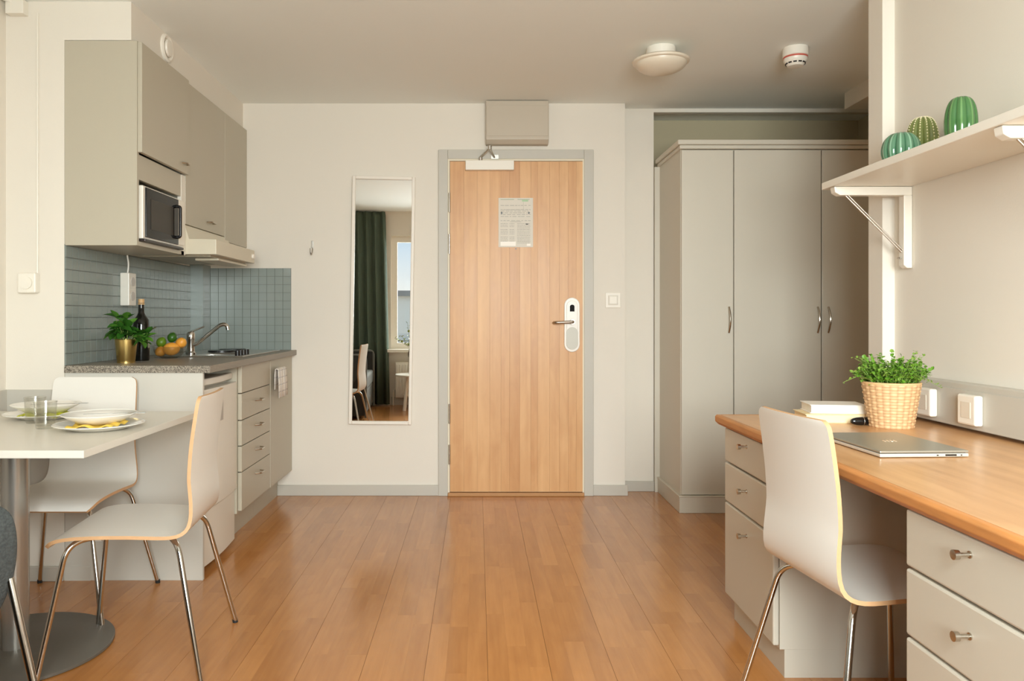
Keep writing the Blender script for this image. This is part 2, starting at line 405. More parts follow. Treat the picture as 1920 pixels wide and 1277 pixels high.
b = BM(); tube(b, bend([(hx, YB-.004, hz), (hx, YB-.012, hz-.03), (hx, YB-.04, hz-.045), (hx, YB-.045, hz-.005)], .015), .006, 10)
obj('hook', b, STEEL, t, smooth=True)
t = thing('thermostat_dial', 'white square thermostat with a round dial on the left wall', 'thermostat', (-1.86, YK, 1.2))
p = px(62, 531, YK)
obj('housing', box(BM(), p.x-.047, p.x+.030, YK-.035, YK, p.z-.042, p.z+.042), WHITE, t, bevel=.006)
b = BM(); cyl(b, (p.x-.008, YK-.043, p.z), .026, .01, 28, 'Y'); obj('dial', b, WHITE, t, smooth=True)
b = BM(); tube(b, [(p.x+.022, YK-.006, p.z+.04), (p.x+.022, YK-.006, CZ-.05)], .004, 8)
tag(obj('cable_conduit', b, WHITEP, smooth=True), 'thin white cable running up the left wall from the thermostat to the ceiling', 'cable')
t = thing('junction_box', 'small white junction box high in the left corner of the ceiling', 'junction box', (-1.92, YK, 2.37))
obj('box_body', box(BM(), -1.955, -1.88, YK-.04, YK, 2.362, CZ-.004), WHITEP, t, bevel=.003)
b = BM(); tube(b, bend([(-1.90, YK-.02, CZ-.012), (-1.95, YK-.045, CZ-.012), (XL+.01, YK-.15, CZ-.012), (XL+.01, 2.2, CZ-.012)], .03), .006, 8); obj('cable', b, WHITEP, t, smooth=True)
# round air valve on the soffit
t = thing('air_valve', 'round white air valve on the soffit above the kitchen cabinets', 'vent', (-1.45, 3.6, 2.35))
b = BM(); lathe(b, [(.064, 0), (.064, .008), (.055, .014), (.045, .006), (.045, 0)], (-1.45, 3.6, 2.355), 32, axis='X'); obj('ring', b, WHITE, t, smooth=True)
b = BM(); lathe(b, [(0, .0), (.03, .0), (.04, .012), (.036, .02), (0, .024)], (-1.45, 3.6, 2.355), 32, axis='X'); obj('disc', b, WHITE, t, smooth=True)

# ------------------------------------------------------------ wall mirror
th = math.radians(.9)
t = thing('wall_mirror', 'tall narrow mirror in a thin white frame, hanging slightly askew left of the door', 'mirror', ((717-895)/303, YB-.0085, 1.206))
t.rotation_euler = (0, th, math.radians(1.8))
hw, hh, fw = .193, .764, .020
b = BM(); 
for a in (( -hw, -hw+fw, -hh, hh), (hw-fw, hw, -hh, hh), (-hw+fw, hw-fw, -hh, -hh+fw), (-hw+fw, hw-fw, hh-fw, hh)): box(b, a[0], a[1], -.024, 0, a[2], a[3])
obj('frame', b, mat('mirror_frame_white', lin(232, 224, 212), .4), t, world=False, bevel=.004)
obj('mirror_glass', box(BM(), -hw+fw-.002, hw-fw+.002, -.012, -.003, -hh+fw-.002, hh-fw+.002), MIRROR, t, world=False)

# ------------------------------------------------------------ kitchen
# tiles
TS = .0515
struct('trim_13', box(BM(), XK, XK+.003, YK, 4.65, .90, 1.41), GROUT)
gl = S.objects['trim_13']; bk = struct('trim_14', box(BM(), -1.65, -1.152, YB-.003, YB, .90, 1.405), GROUT)
tm = bpy.data.meshes.new('tile'); b = box(BM(), -.0245, .0245, 0, .004, -.0245, .0245); b.to_mesh(tm); b.free(); tm.materials.append(TILEM)
nrow = 10; rh = .505/nrow; ty = (4.65-YK)/27
tml = bpy.data.meshes.new('tile'); b = box(BM(), 0, .003, -ty/2+.0014, ty/2-.0014, -rh/2+.0014, rh/2-.0014); b.to_mesh(tml); b.free(); tml.materials.append(TILEM)
for i in range(27):
    for j in range(nrow):
        o = bpy.data.objects.new('tile', tml); COL.objects.link(o); o.parent = gl; o.location = (XK+.003, YK+ty*(i+.5), .90+rh*(j+.5))
tx = (1.65-1.152)/10
tmb = bpy.data.meshes.new('tile'); b = box(BM(), -tx/2+.0014, tx/2-.0014, -.003, 0, -rh/2+.0014, rh/2-.0014); b.to_mesh(tmb); b.free(); tmb.materials.append(TILEM)
for i in range(10):
    for j in range(nrow):
        o = bpy.data.objects.new('tile', tmb); COL.objects.link(o); o.parent = bk; o.location = (-1.65+tx*(i+.5), YB-.003, .90+rh*(j+.5))

def specks():
    m = mat('speckled_worktop', lin(120, 110, 98), .38)
    t = m.node_tree; p = t.nodes['Principled BSDF']; L = t.links.new
    n = t.nodes.new('ShaderNodeTexNoise'); n.inputs['Scale'].default_value = 330; n.inputs['Detail'].default_value = 2
    c = t.nodes.new('ShaderNodeTexCoord'); L(c.outputs['Object'], n.inputs['Vector'])
    r = t.nodes.new('ShaderNodeValToRGB'); r.color_ramp.elements[0].position = .4; r.color_ramp.elements[0].color = lin(88, 80, 72); r.color_ramp.elements[1].position = .62; r.color_ramp.elements[1].color = lin(176, 166, 150)
    L(n.outputs[0], r.inputs[0]); L(r.outputs[0], p.inputs['Base Color']); return m
WT = specks()
XF = -1.145
# worktop (with cut-out for the sink insert)
SX0, SX1, SY0, SY1 = -1.63, -1.20, 3.935, 4.66
b = BM(); 
box(b, XK+.001, -1.118, YK-.005, SY0, .87, .90); box(b, XK+.001, -1.118, SY1, YB-.001, .87, .90)
box(b, XK+.001, SX0, SY0, SY1, .87, .90); box(b, SX1, -1.118, SY0, SY1, .87, .90)
tag(obj('kitchen_worktop', b, WT, bevel=.0), 'grey speckled kitchen worktop carrying the sink and the potted basil', 'worktop')
t = thing('sink_unit', 'stainless steel sink with hotplates set into the grey worktop', 'sink', (-1.41, 4.2, .9))
b = BM(); bx0, bx1, by0, by1 = -1.46, -1.27, 4.0, 4.25
box(b, SX0-.01, SX1+.01, SY0-.01, by0, .9, .906); box(b, SX0-.01, SX1+.01, by1, SY1+.01, .9, .906); box(b, SX0-.01, bx0, by0, by1, .9, .906); box(b, bx1, SX1+.01, by0, by1, .9, .906)
obj('rim', b, STEEL, t, bevel=.003)
b = BM(); box(b, bx0, bx0+.004, by0, by1, .76, .9); box(b, bx1-.004, bx1, by0, by1, .76, .9); box(b, bx0, bx1, by0, by0+.004, .76, .9); box(b, bx0, bx1, by1-.004, by1, .76, .9); box(b, bx0, bx1, by0, by1, .755, .76)
obj('basin', b, STEEL, t)
for cy in (4.36, 4.55):
    b = BM(); cyl(b, (-1.44, cy, .906), .075, .01, 32); obj('hotplate', b, BLACK, t, smooth=True)
for k in range(4):
    b = BM(); cyl(b, (-1.228, 3.96+.052*k, .906), .013, .026, 16); obj('knob', b, BLACK, t, smooth=True)
# tap
t = thing('kitchen_tap', 'chrome mixer tap with a long upswept spout behind the sink', 'tap', (-1.5, 4.05, .9))
b = BM(); lathe(b, [(0, 0), (.026, 0), (.026, .012), (.02, .018), (.02, .035)], (-1.5, 4.05, .906), 20); lathe(b, [(.019, .03), (.019, .075), (.021, .08), (.021, .112), (.016, .12), (0, .122)], (-1.5, 4.05, .906), 20); obj('body', b, CHROME, t, smooth=True)
b = BM(); tube(b, bend([(-1.495, 4.05, .955), (-1.47, 4.05, .962), (-1.35, 4.05, 1.060), (-1.325, 4.05, 1.066), (-1.31, 4.05, 1.058), (-1.306, 4.05, 1.036)], .03), .010, 12); obj('spout', b, CHROME, t, smooth=True)
b = BM(); tube(b, [(-1.5, 4.05, 1.025), (-1.485, 4.05, 1.032), (-1.43, 4.05, 1.054)], .006, 10, r2=.004); obj('lever', b, CHROME, t, smooth=True)

# base units
obj_ = None
t = thing('kitchen_end_panel', 'plain light grey end panel closing the kitchen row beside the fridge', 'panel', (-1.44, YK, 0))
obj('panel', box(BM(), XK+.002, -1.150, YK, YK+.018, .0, .87), PANEL, t, bevel=.001)
obj('skirting', box(BM(), XK+.002, -1.62, YK-.003, YK, 0, .058), PANEL, t)
# fridge
FR = mat('fridge_white', lin(226, 220, 208), .35)
t = thing('fridge', 'small white fridge under the worktop with a bowed door', 'fridge', (-1.4, 3.5, 0))
obj('body', box(BM(), -1.70, -1.21, 3.27, 3.735, .02, .80), FR, t, bevel=.004)
def bow(x0, b_, y0, y1, z0, z1, n=12):
    pts = [(x0, y0), ]+[(x0+.03+b_*math.sin(PI*k/n), y0+(y1-y0)*k/n) for k in range(n+1)]+[(x0, y1)]
    return prism(BM(), pts, 'Z', z0, z1)
obj('door', bow(-1.195, .012, 3.27, 3.743, .275, .792), FR, t, bevel=.003)
obj('kick_panel', bow(-1.205, .012, 3.27, 3.743, .03, .268), FR, t, bevel=.003)
obj('top', bow(-1.215, .016, 3.265, 3.743, .806, .836), FR, t, bevel=.006)
obj('back_top', box(BM(), -1.70, -1.236, 3.27, 3.735, .8005, .83), FR, t)
obj('handle', box(BM(), -1.160, -1.149, 3.42, 3.50, .64, .75), mat('fridge_handle_grey', lin(176, 168, 158), .4), t, bevel=.002)
for yy in (3.3, 3.7): obj('foot', cyl(BM(), (-1.25, yy, 0), .015, .021, 12), RUBBER, t)
def bar_handle(parent, x, yc, z, half=.05, out=.028, axis='Y', m=NICKEL):
    b = BM()
    if axis == 'Y': pts = [(x, yc-half, z), (x+out, yc-half+.012, z), (x+out, yc+half-.012, z), (x, yc+half, z)]
    tube(b, bend(pts, .015), .0042, 8); return obj('handle', b, m, parent, smooth=True)
# drawer unit
t = thing('kitchen_drawer_unit', 'light grey kitchen base unit with a stack of five drawers', 'cabinet', (-1.43, 4.0, 0))
D0, D1 = 3.758, 4.279
b = BM(); box(b, XK+.01, XF-.02, D0-.012, D0+.006, .15, .869); box(b, XK+.01, XF-.02, D1-.018, D1-.002, .15, .869); box(b, XK+.01, XF-.02, D0+.006, D1-.018, .15, .168); box(b, XK+.01, XK+.022, D0+.006, D1-.018, .168, .869)
obj('carcass', b, CABS, t)
obj('plinth', box(BM(), -1.255, -1.235, D0-.02, 4.278, 0, .149), CABS, t)
zz = [.866, .731, .600, .475, .348, .158]
for k in range(5):
    d = obj('drawer', box(BM(), XF-.019, XF, D0, D1-.004, zz[k+1]+.003, zz[k]-.001), CABS, t, bevel=.002)
    if k: bar_handle(d, XF, (D0+D1)/2+.01, (zz[k]+zz[k+1])/2+(.01 if k < 4 else .045), .045)
t = thing('kitchen_cupboard_unit', 'light grey kitchen base cupboard against the back wall with a tea towel on its door', 'cabinet', (-1.43, 4.5, 0))
b = BM(); box(b, XK+.01, XF-.02, 4.281, 4.297, .15, .869); box(b, XK+.01, XF-.02, 4.76, 4.777, .15, .869); box(b, XK+.01, XF-.02, 4.297, 4.76, .15, .168); box(b, XK+.01, XK+.022, 4.297, 4.76, .168, .869)
obj('carcass', b, CABS, t)
obj('plinth', box(BM(), -1.255, -1.235, 4.28, YB-.002, 0, .149), CABS, t)
d = obj('door', box(BM(), XF-.019, XF, 4.283, 4.778, .158, .865), CABS, t, bevel=.002)
bar_handle(d, XF, 4.42, .80, .05)
# tea towel on the handle
TW = mat('tea_towel_cotton', lin(228, 222, 212), .85)
t_ = TW.node_tree; L = t_.links.new; p = t_.nodes['Principled BSDF']; c = t_.nodes.new('ShaderNodeTexCoord')
wv = [t_.nodes.new('ShaderNodeTexWave') for _ in range(2)]
for q, ax in zip(wv, ('Y', 'Z')): q.bands_direction = ax; q.inputs['Scale'].default_value = 8; L(c.outputs['Object'], q.inputs['Vector'])
mm = t_.nodes.new('ShaderNodeMath'); mm.operation = 'MAXIMUM'; L(wv[0].outputs['Fac'], mm.inputs[0]); L(wv[1].outputs['Fac'], mm.inputs[1])
r = t_.nodes.new('ShaderNodeValToRGB'); r.color_ramp.elements[0].position = .93; r.color_ramp.elements[0].color = lin(232, 226, 216); r.color_ramp.elements[1].position = .99; r.color_ramp.elements[1].color = lin(196, 190, 186)
L(mm.outputs[0], r.inputs[0]); L(r.outputs[0], p.inputs['Base Color'])
b = BM(); ny = 14; rows = [(XF+.020, .70), (XF+.021, .78), (XF+.024, .81), (XF+.029, .815), (XF+.036, .81), (XF+.040, .74), (XF+.042, .655)]
rows = [(x_, z_+.0) for x_, z_ in rows]
gv = [[b.verts.new((x_+.006*math.sin(j*1.3+i*.2)*(1 if i > 3 else .3), 4.285+.205*j/ny+.01*(i-3)*(-.3), z_)) for j in range(ny+1)] for i, (x_, z_) in enumerate(rows)]
for i in range(len(rows)-1):
    for j in range(ny): b.faces.new((gv[i][j], gv[i][j+1], gv[i+1][j+1], gv[i+1][j]))
o = tag(obj('tea_towel', b, TW, smooth=True), 'white checked tea towel hanging on the kitchen cupboard handle', 'towel')
md = o.modifiers.new('sol', 'SOLIDIFY'); md.thickness = .003

# wall cabinets
XU = -1.425
t = thing('microwave_wall_cabinet', 'tall light grey wall cabinet with lift-up door and a niche holding the microwave', 'cabinet', (-1.58, 3.5, 1.405))
M1 = 3.776
b = BM(); box(b, XK+.001, XU-.001, YK, YK+.018, 1.405, 2.262)
box(b, XK+.001, XU-.02, M1-.018, M1-.001, 1.405, 2.262); box(b, XK+.001, XU-.001, YK+.018, M1-.018, 1.405, 1.423); box(b, XK+.001, XU-.02, YK+.018, M1-.018, 2.244, 2.262); box(b, XK+.001, XU-.02, YK+.018, M1-.018, 1.73, 1.748); box(b, XK+.001, XK+.015, YK+.018, M1-.018, 1.423, 2.244)
obj('carcass', b, CABS, t)
obj('niche_header', box(BM(), XU-.02, XU-.004, YK+.018, M1-.018, 1.685, 1.79), CABS, t)
obj('side_stile', box(BM(), XU-.02, XU-.001, M1-.05, M1-.001, 1.405, 1.79), WHITEP, t)
d = obj('lift_door', box(BM(), XU-.001, XU+.018, YK+.004, M1-.002, 1.796, 2.258), CABS, t, bevel=.002)
bar_handle(d, XU+.018, M1-.06, 1.84, .03, .02)
t = thing('hood_wall_cabinet', 'light grey wall cabinet above the cooker hood', 'cabinet', (-1.58, 4.0, 1.56))
b = BM(); box(b, XK+.001, XU-.02, M1+.001, 4.366, 1.56, 2.262); obj('carcass', b, CABS, t)
d = obj('door', box(BM(), XU-.019, XU, M1+.002, 4.366, 1.558, 2.258), CABS, t, bevel=.002)
bar_handle(d, XU, 4.12, 1.605, .045, .025)
t = thing('corner_wall_cabinet', 'narrow light grey wall cabinet against the back wall', 'cabinet', (-1.58, 4.5, 1.53))
obj('carcass', box(BM(), XK+.001, XU-.02, 4.369, YB-.002, 1.532, 2.262), CABS, t)
obj('door', box(BM(), XU-.019, XU, 4.370, YB-.004, 1.530, 2.258), CABS, t, bevel=.002)
# hood
HM = mat('hood_enamel', lin(214, 205, 184), .35)
t = thing('cooker_hood', 'cream cooker hood jutting out below the wall cabinets', 'hood', (-1.5, 4.0, 1.41))
prof = [(XK+.002, 1.41), (-1.276, 1.41), (-1.276, 1.484), (-1.41, 1.487), (-1.43, 1.556), (XK+.002, 1.556)]
obj('body', prism(BM(), [(a, z) for a, z in prof], 'Y', M1+.002, 4.43), HM, t, bevel=.003)
obj('filter_grille', box(BM(), -1.66, -1.32, M1+.05, 4.40, 1.402, 1.411), mat('hood_filter', lin(170, 160, 140), .4, metal=.3), t, bevel=.002)
b = BM(); box(b, -1.43, -1.31, M1+.14, 4.40, 1.390, 1.402); obj('light_lens', b, HM, t, bevel=.004)
b = BM(); cyl(b, (-1.276, 4.385, 1.447), .014, .012, 20, 'X'); obj('knob', b, WHITE, t, smooth=True)
# microwave
t = thing('microwave_oven', 'white microwave oven with a black glass door in the wall cabinet niche', 'microwave', (-1.55, 3.5, 1.425))
my0, my1, mz0, mz1 = YK+.028, M1-.058, 1.436, 1.662
obj('body', box(BM(), XK+.03, XU+.012, my0, my1, mz0, mz1), WHITE, t, bevel=.004)
obj('door_glass', box(BM(), XU+.012, XU+.018, my0+.02, my1-.075, mz0+.008, mz1-.006), BLACKG, t, bevel=.002)
obj('door_window', box(BM(), XU+.018, XU+.0195, my0+.065, my1-.14, mz0+.045, mz1-.05), mat('microwave_mesh', lin(50, 43, 34), .3, spec=.2), t)
obj('control_panel', box(BM(), XU+.012, XU+.016, my1-.07, my1-.002, mz0+.01, mz1-.006), WHITE, t, bevel=.001)
b = BM(); tube(b, bend([(XU+.018, my1-.1, mz0+.04), (XU+.036, my1-.1, mz0+.043), (XU+.036, my1-.1, mz1-.043), (XU+.018, my1-.1, mz1-.04)], .008), .007, 10); obj('handle', b, BLACK, t, smooth=True)
b = BM(); box(b, XU-.02, XU+.022, my0, my1-.02, mz0-.012, mz0-.001); obj('tray_strip', b, mat('microwave_strip', lin(60, 52, 50), .3, metal=.5), t, bevel=.003)
# socket box with cable below cabinet
t = thing('socket_box', 'white socket box hanging on the tiled wall below the wall cabinet', 'socket', (-1.70, 3.76, 1.16))
obj('box_body', box(BM(), XK+.006, -1.680, 3.73, 3.81, 1.159, 1.318), WHITE, t, bevel=.004)
for zz_ in (1.275, 1.205): obj('outlet', cyl(BM(), (-1.681, 3.77, zz_), .022, .004, 20, 'X'), mat('outlet_shade', lin(205, 198, 190), .4), t, smooth=True)
b = BM(); tube(b, bend([(-1.70, 3.76, 1.318), (-1.695, 3.76, 1.36), (-1.70, 3.755, 1.404)], .02), .004, 8); obj('cable', b, WHITE, t, smooth=True)

# ---- things on the worktop
GOLD = mat('brushed_brass', (.62, .44, .16, 1), .3, metal=1, bump=.03, bscale=300)
LEAF = mat('basil_leaf', lin(46, 94, 26), .4, var=.3, vscale=30)
LEAFL = mat('basil_leaf_light', lin(80, 128, 42), .4, var=.25, vscale=30)
STEM = mat('green_stem', lin(135, 160, 85), .5)
SOIL = mat('potting_soil', lin(50, 36, 26), .9, bump=.5, bscale=80)
pc = Vector((-1.567, 3.45, .90))
t = thing('basil_plant', 'potted basil in a brass-coloured pot on the grey kitchen worktop', 'plant', pc)
b = BM(); lathe(b, [(0, 0), (.038, 0), (.038, .012), (.039, .014), (.047, .103), (.049, .105), (.046, .105), (.044, .09), (0, .09)], pc, 36); obj('pot', b, GOLD, t, smooth=True)
b = BM(); lathe(b, [(0, .0), (.044, 0)], pc+Vector((0, 0, .091)), 24); obj('soil', b, SOIL, t)
def leafmesh(L_, W_, cup, m, name='leaf'):
    b = BM(); n = 6; rows = []
    for i in range(n+1):
        u = i/n; w_ = W_*math.sin(PI*min(1, u*.93+.07))**.8*(1-.25*u); zc = -cup*u*u
        if i in (0, n): rows.append([b.verts.new((L_*u, 0, zc))])
        else: rows.append([b.verts.new((L_*u, -w_, zc+.25*w_)), b.verts.new((L_*u, -w_*.5, zc+.02*w_)), b.verts.new((L_*u, 0, zc-.18*w_)), b.verts.new((L_*u, w_*.5, zc+.02*w_)), b.verts.new((L_*u, w_, zc+.25*w_))])
    for A, B in zip(rows, rows[1:]):
        if len(A) == 1:
            for k in range(4): b.faces.new((A[0], B[k], B[k+1]))
        elif len(B) == 1:
            for k in range(4): b.faces.new((A[k], B[0], A[k+1]))
        else:
            for k in range(4): b.faces.new((A[k], B[k], B[k+1], A[k+1]))
    me = bpy.data.meshes.new(name); b.to_mesh(me); b.free(); me.materials.append(m)
    for p in me.polygons: p.use_smooth = True
    return me
lms = [leafmesh(.062, .024, .022, LEAF), leafmesh(.052, .021, .014, LEAFL), leafmesh(.040, .017, .008, LEAF)]
sb = BM()
for k in range(18):
    a = 2*PI*k/18+R.uniform(-.2, .2); rr = R.uniform(.1, 1)
    lean = .048*rr; hgt = R.uniform(.035, .118)*(1.15-.4*rr)
    p0 = Vector((.02*math.cos(a), .02*math.sin(a), .088)); p1 = Vector((.02*math.cos(a)+lean*math.cos(a), .02*math.sin(a)+lean*math.sin(a), .088+hgt))
    if k in (0, 17, 1, 16): p1 = Vector((.075+.012*(k % 3), -.02+.015*(k % 4), .088+.02*(k % 3)+.005))
    mid = (p0+p1)/2+Vector((0, 0, .012)); tube(sb, [p0, mid, p1], .0016, 5)
    for q in range(6):
        pos = p1 if q < 4 else mid
        an = a+q*PI/2+R.uniform(-.4, .4)
        o = bpy.data.objects.new('leaf', lms[(q+k) % 3 if q < 4 else 2]); COL.objects.link(o); o.parent = t
        o.location = pos+Vector((0, 0, R.uniform(-.004, .008))); o.rotation_euler = (R.uniform(-.5, .5), R.uniform(-1.0, .55), an)
obj('stem', sb, STEM, t, world=False)
# bottle
pc = Vector((-1.573, 3.62, .90))
t = thing('oil_bottle', 'dark glass oil bottle with cork behind the potted basil', 'bottle', pc)
b = BM(); lathe(b, [(0, 0), (.034, 0), (.036, .006), (.036, .165), (.033, .19), (.018, .213), (.0135, .225), (.0125, .262), (.014, .264), (.014, .27), (0, .27)], pc, 32); obj('bottle_glass', b, mat('dark_bottle_glass', lin(16, 16, 12), .06), t, smooth=True)
b = BM(); cyl(b, pc+Vector((0, 0, .27)), .0135, .018, 20); cyl(b, pc+Vector((0, 0, .262)), .0148, .006, 20); obj('cork', b, mat('cork_top', lin(205, 165, 115), .5), t, smooth=True)
b = BM(); lp_ = [(.0365, .06), (.0365, .15)]
n = 10; vs = [[b.verts.new((pc.x+.0365*math.cos(a), pc.y+.0365*math.sin(a), pc.z+z)) for a in [-.3+1.6*k/n for k in range(n+1)]] for z in (.06, .15)]
for k in range(n): b.faces.new((vs[0][k], vs[0][k+1], vs[1][k+1], vs[1][k]))
obj('label_paper', b, mat('bottle_label', lin(150, 150, 135), .5), t, smooth=True)
# fruit bowl
pc = Vector((-1.531, 3.845, .90))
t = thing('fruit_bowl', 'clear glass bowl heaped with limes and lemons on the worktop', 'bowl', pc)
bw = BM(); lathe(bw, [(0, .002), (.035, .002), (.055, .012), (.070, .032), (.078, .058), (.080, .058), (.072, .031), (.057, .010), (.036, 0), (0, 0)], pc, 40); obj('bowl_glass', bw, glassmat('bowl_glass', (.90, .90, .88, 1), 1.5, .12), t, smooth=True)
LEM = mat('lemon_skin', lin(232, 160, 60), .4, bump=.25, bscale=200, var=.05); LIM = mat('lime_skin', lin(96, 128, 28), .35, bump=.2, bscale=200, var=.15); LIM2 = mat('dark_lime_skin', lin(48, 92, 24), .35, bump=.2, bscale=200, var=.15)
def fruit(name, label, off, r, m, elong, rot):
    c_ = pc+Vector(off); t = thing(name, label, name, c_, 0, name+'s in the glass bowl'); b = BM(); pr_ = []
    n = 14
    for k in range(n+1):
        a = PI*k/n; pr_.append((r*math.sin(a)**(1.05), -r*elong*math.cos(a)*(1+.06*abs(math.cos(a))**8)))
    lathe(b, pr_, (0, 0, 0), 20); M = Matrix.Rotation(rot[2], 3, 'Z') @ Matrix.Rotation(rot[1], 3, 'Y'); bmesh.ops.rotate(b, verts=b.verts[:], matrix=M)
    obj('flesh', b, m, t, world=False, smooth=True)
    b = BM(); d = M @ Vector((0, 0, r*elong*1.05)); cyl(b, (0, 0, 0), .003, .003, 8); bmesh.ops.translate(b, verts=b.verts[:], vec=d); obj('stem_scar', b, STEM, t, world=False)
fruit('lemon', 'large yellow-orange lemon lying across the front of the glass bowl', (.019, -.024, .0455), .0325, LEM, 1.22, (0, 1.5, .15))
fruit('lemon', 'orange-toned lemon low at the left side of the glass bowl', (-.036, -.020, .0335), .0245, LEM, 1.15, (0, 1.2, 1.2))
fruit('lemon', 'orange-toned lemon at the right rim of the glass bowl beside the tap', (.050, .020, .0735), .0265, LEM, 1.15, (0, .9, -.6))
fruit('lime', 'yellow-green lime resting on the left rim of the glass bowl', (-.045, .012, .0775), .0245, LIM, 1.06, (0, .5, 0))
fruit('lime', 'dark green lime on top of the fruit in the glass bowl', (.005, .022, .1015), .0235, LIM2, 1.06, (0, .4, 1))

# ------------------------------------------------------------ wardrobe
WX0, WX1, WY0, WY1 = 1.150, 2.45, 4.38, 4.895
t = thing('wardrobe', 'tall light grey three-door wardrobe with cornice standing in the niche', 'wardrobe', (1.8, 4.6, 0))
b = BM(); box(b, WX0, WX1, WY0, WY1, .09, 2.05); obj('carcass', b, CAB, t)
obj('plinth', box(BM(), WX0-.014, WX1, WY0-.034, WY1, 0, .09), CAB, t, bevel=.003)
b = BM(); prism(b, [(WX0-.018, WY0-.038), (WX1, WY0-.038), (WX1, WY1), (WX0-.018, WY1)], 'Z', .09, .098); obj('plinth_moulding', b, CAB, t, bevel=.003)
b = BM(); box(b, WX0-.012, WX1, WY0-.032, WY1, 2.05, 2.072); box(b, WX0-.024, WX1, WY0-.044, WY1, 2.072, 2.10); obj('cornice', b, CAB, t, bevel=.006, seg=3)
obj('side_stile', box(BM(), WX0-.031, WX0, WY1-.02, WY1, .0, 2.05), CAB, t)
for (a, c, hxx) in ((WX0+.002, 1.443, 1.418), (1.449, 1.938, 1.918), (1.944, 2.448, 1.978)):
    d = obj('door', box(BM(), a, c, WY0-.020, WY0-.001, .101, 2.046), CAB, t, bevel=.003)
    b = BM(); z = 1.088; pts = [(hxx, WY0-.020, z-.072)]+[(hxx, WY0-.022-.028*math.sin(PI*k/10), z+.072*(k-5)/5) for k in range(11)]+[(hxx, WY0-.020, z+.072)]
    tube(b, pts[1:-1], .0055, 8); obj('handle', b, NICKEL, d, smooth=True)

# ------------------------------------------------------------ ceiling lamp and smoke detector
c = Vector((.902, 3.80, CZ))
t = thing('ceiling_lamp', 'unlit white dish-shaped ceiling lamp near the wardrobe', 'lamp', c)
b = BM(); lathe(b, [(0, 0), (.070, 0), (.072, -.03), (.066, -.05), (0, -.05)], c, 36); obj('mount', b, WHITE, t, smooth=True)
LS = mat('opal_glass', lin(226, 215, 196), .3)
b = BM(); lathe(b, [(0, -.045), (.06, -.045), (.125, -.055), (.139, -.064), (.136, -.072), (.12, -.078), (0, -.078)], c, 48); obj('rim', b, LS, t, smooth=True)
b = BM(); lathe(b, [(.125, -.074)]+[(.125*math.cos(a), -.074-.052*math.sin(a)) for a in [PI/2*k/10 for k in range(1, 10)]]+[(0, -.126)], c, 48); obj('shade', b, LS, t, smooth=True)
c = Vector((1.563, 3.80, CZ))
t = thing('smoke_detector', 'white round smoke detector with a red ring on the ceiling', 'smoke detector', c)
b = BM(); lathe(b, [(0, 0), (.058, 0), (.060, -.01), (.060, -.040), (.056, -.044), (0, -.044)], c, 36); obj('base', b, WHITE, t, smooth=True)
b = BM(); lathe(b, [(.050, -.043), (.057, -.044), (.057, -.052), (.05, -.053)], c, 36); obj('ring', b, mat('red_ring', lin(200, 95, 80), .4), t, smooth=True)
b = BM(); lathe(b, [(0, -.052), (.056, -.052), (.054, -.066), (.044, -.078), (.036, -.09), (0, -.092)], c, 36); obj('chamber', b, WHITE, t, smooth=True)
for k in range(12):
    a = 2*PI*k/12+.1; b = BM(); box(b, -.008, .008, -.003, .003, -.006, .006)
    bmesh.ops.rotate(b, verts=b.verts[:], matrix=Matrix.Rotation(a-PI/2, 3, 'Z')); bmesh.ops.translate(b, verts=b.verts[:], vec=c+Vector((.044*math.cos(a), .044*math.sin(a), -.074)))
    obj('slot', b, BLACK, t)

# ------------------------------------------------------------ shelf and cacti
SHX = 1.304
tag(obj('wall_shelf', box(BM(), SHX, XR-.001, .9, 2.93, 1.585, 1.611), WHITEP, bevel=.002), 'long white wall shelf above the desk holding ceramic cacti', 'shelf')
def bracket(y, label):
    t = thing('shelf_bracket', label, 'bracket', (XR, y, 1.3), group='brackets under the wall shelf')
    pr_ = [(XR-.001, 1.552), (SHX+.030, 1.552), (SHX+.012, 1.562), (SHX+.008, 1.584), (XR-.001, 1.584)]
    obj('arm', prism(BM(), pr_, 'Y', y-.018, y+.018), WHITEP, t, bevel=.003)
    obj('upright', prism(BM(), [(XR-.001, 1.552), (XR-.032, 1.552), (XR-.032, 1.295), (XR-.02, 1.284), (XR-.001, 1.284)], 'Y', y-.018, y+.018), WHITEP, t, bevel=.003)
    b = BM(); tube(b, [(SHX+.058, y, 1.553), (XR-.03, y, 1.344)], .0035, 8); tube(b, [(SHX+.064, y-.008, 1.553), (XR-.03, y-.008, 1.350)], .0025, 8); tube(b, [(XR-.04, y-.012, 1.322), (XR-.04, y+.012, 1.322)], .003, 8); tube(b, [(XR-.045, y, 1.322), (XR-.03, y, 1.322)], .004, 8)
    obj('brace', b, STEEL, t, smooth=True)
bracket(2.86, 'white shelf bracket with a thin steel brace at the far end of the shelf')
bracket(1.95, 'white shelf bracket under the shelf, cut by the right edge of the photo')
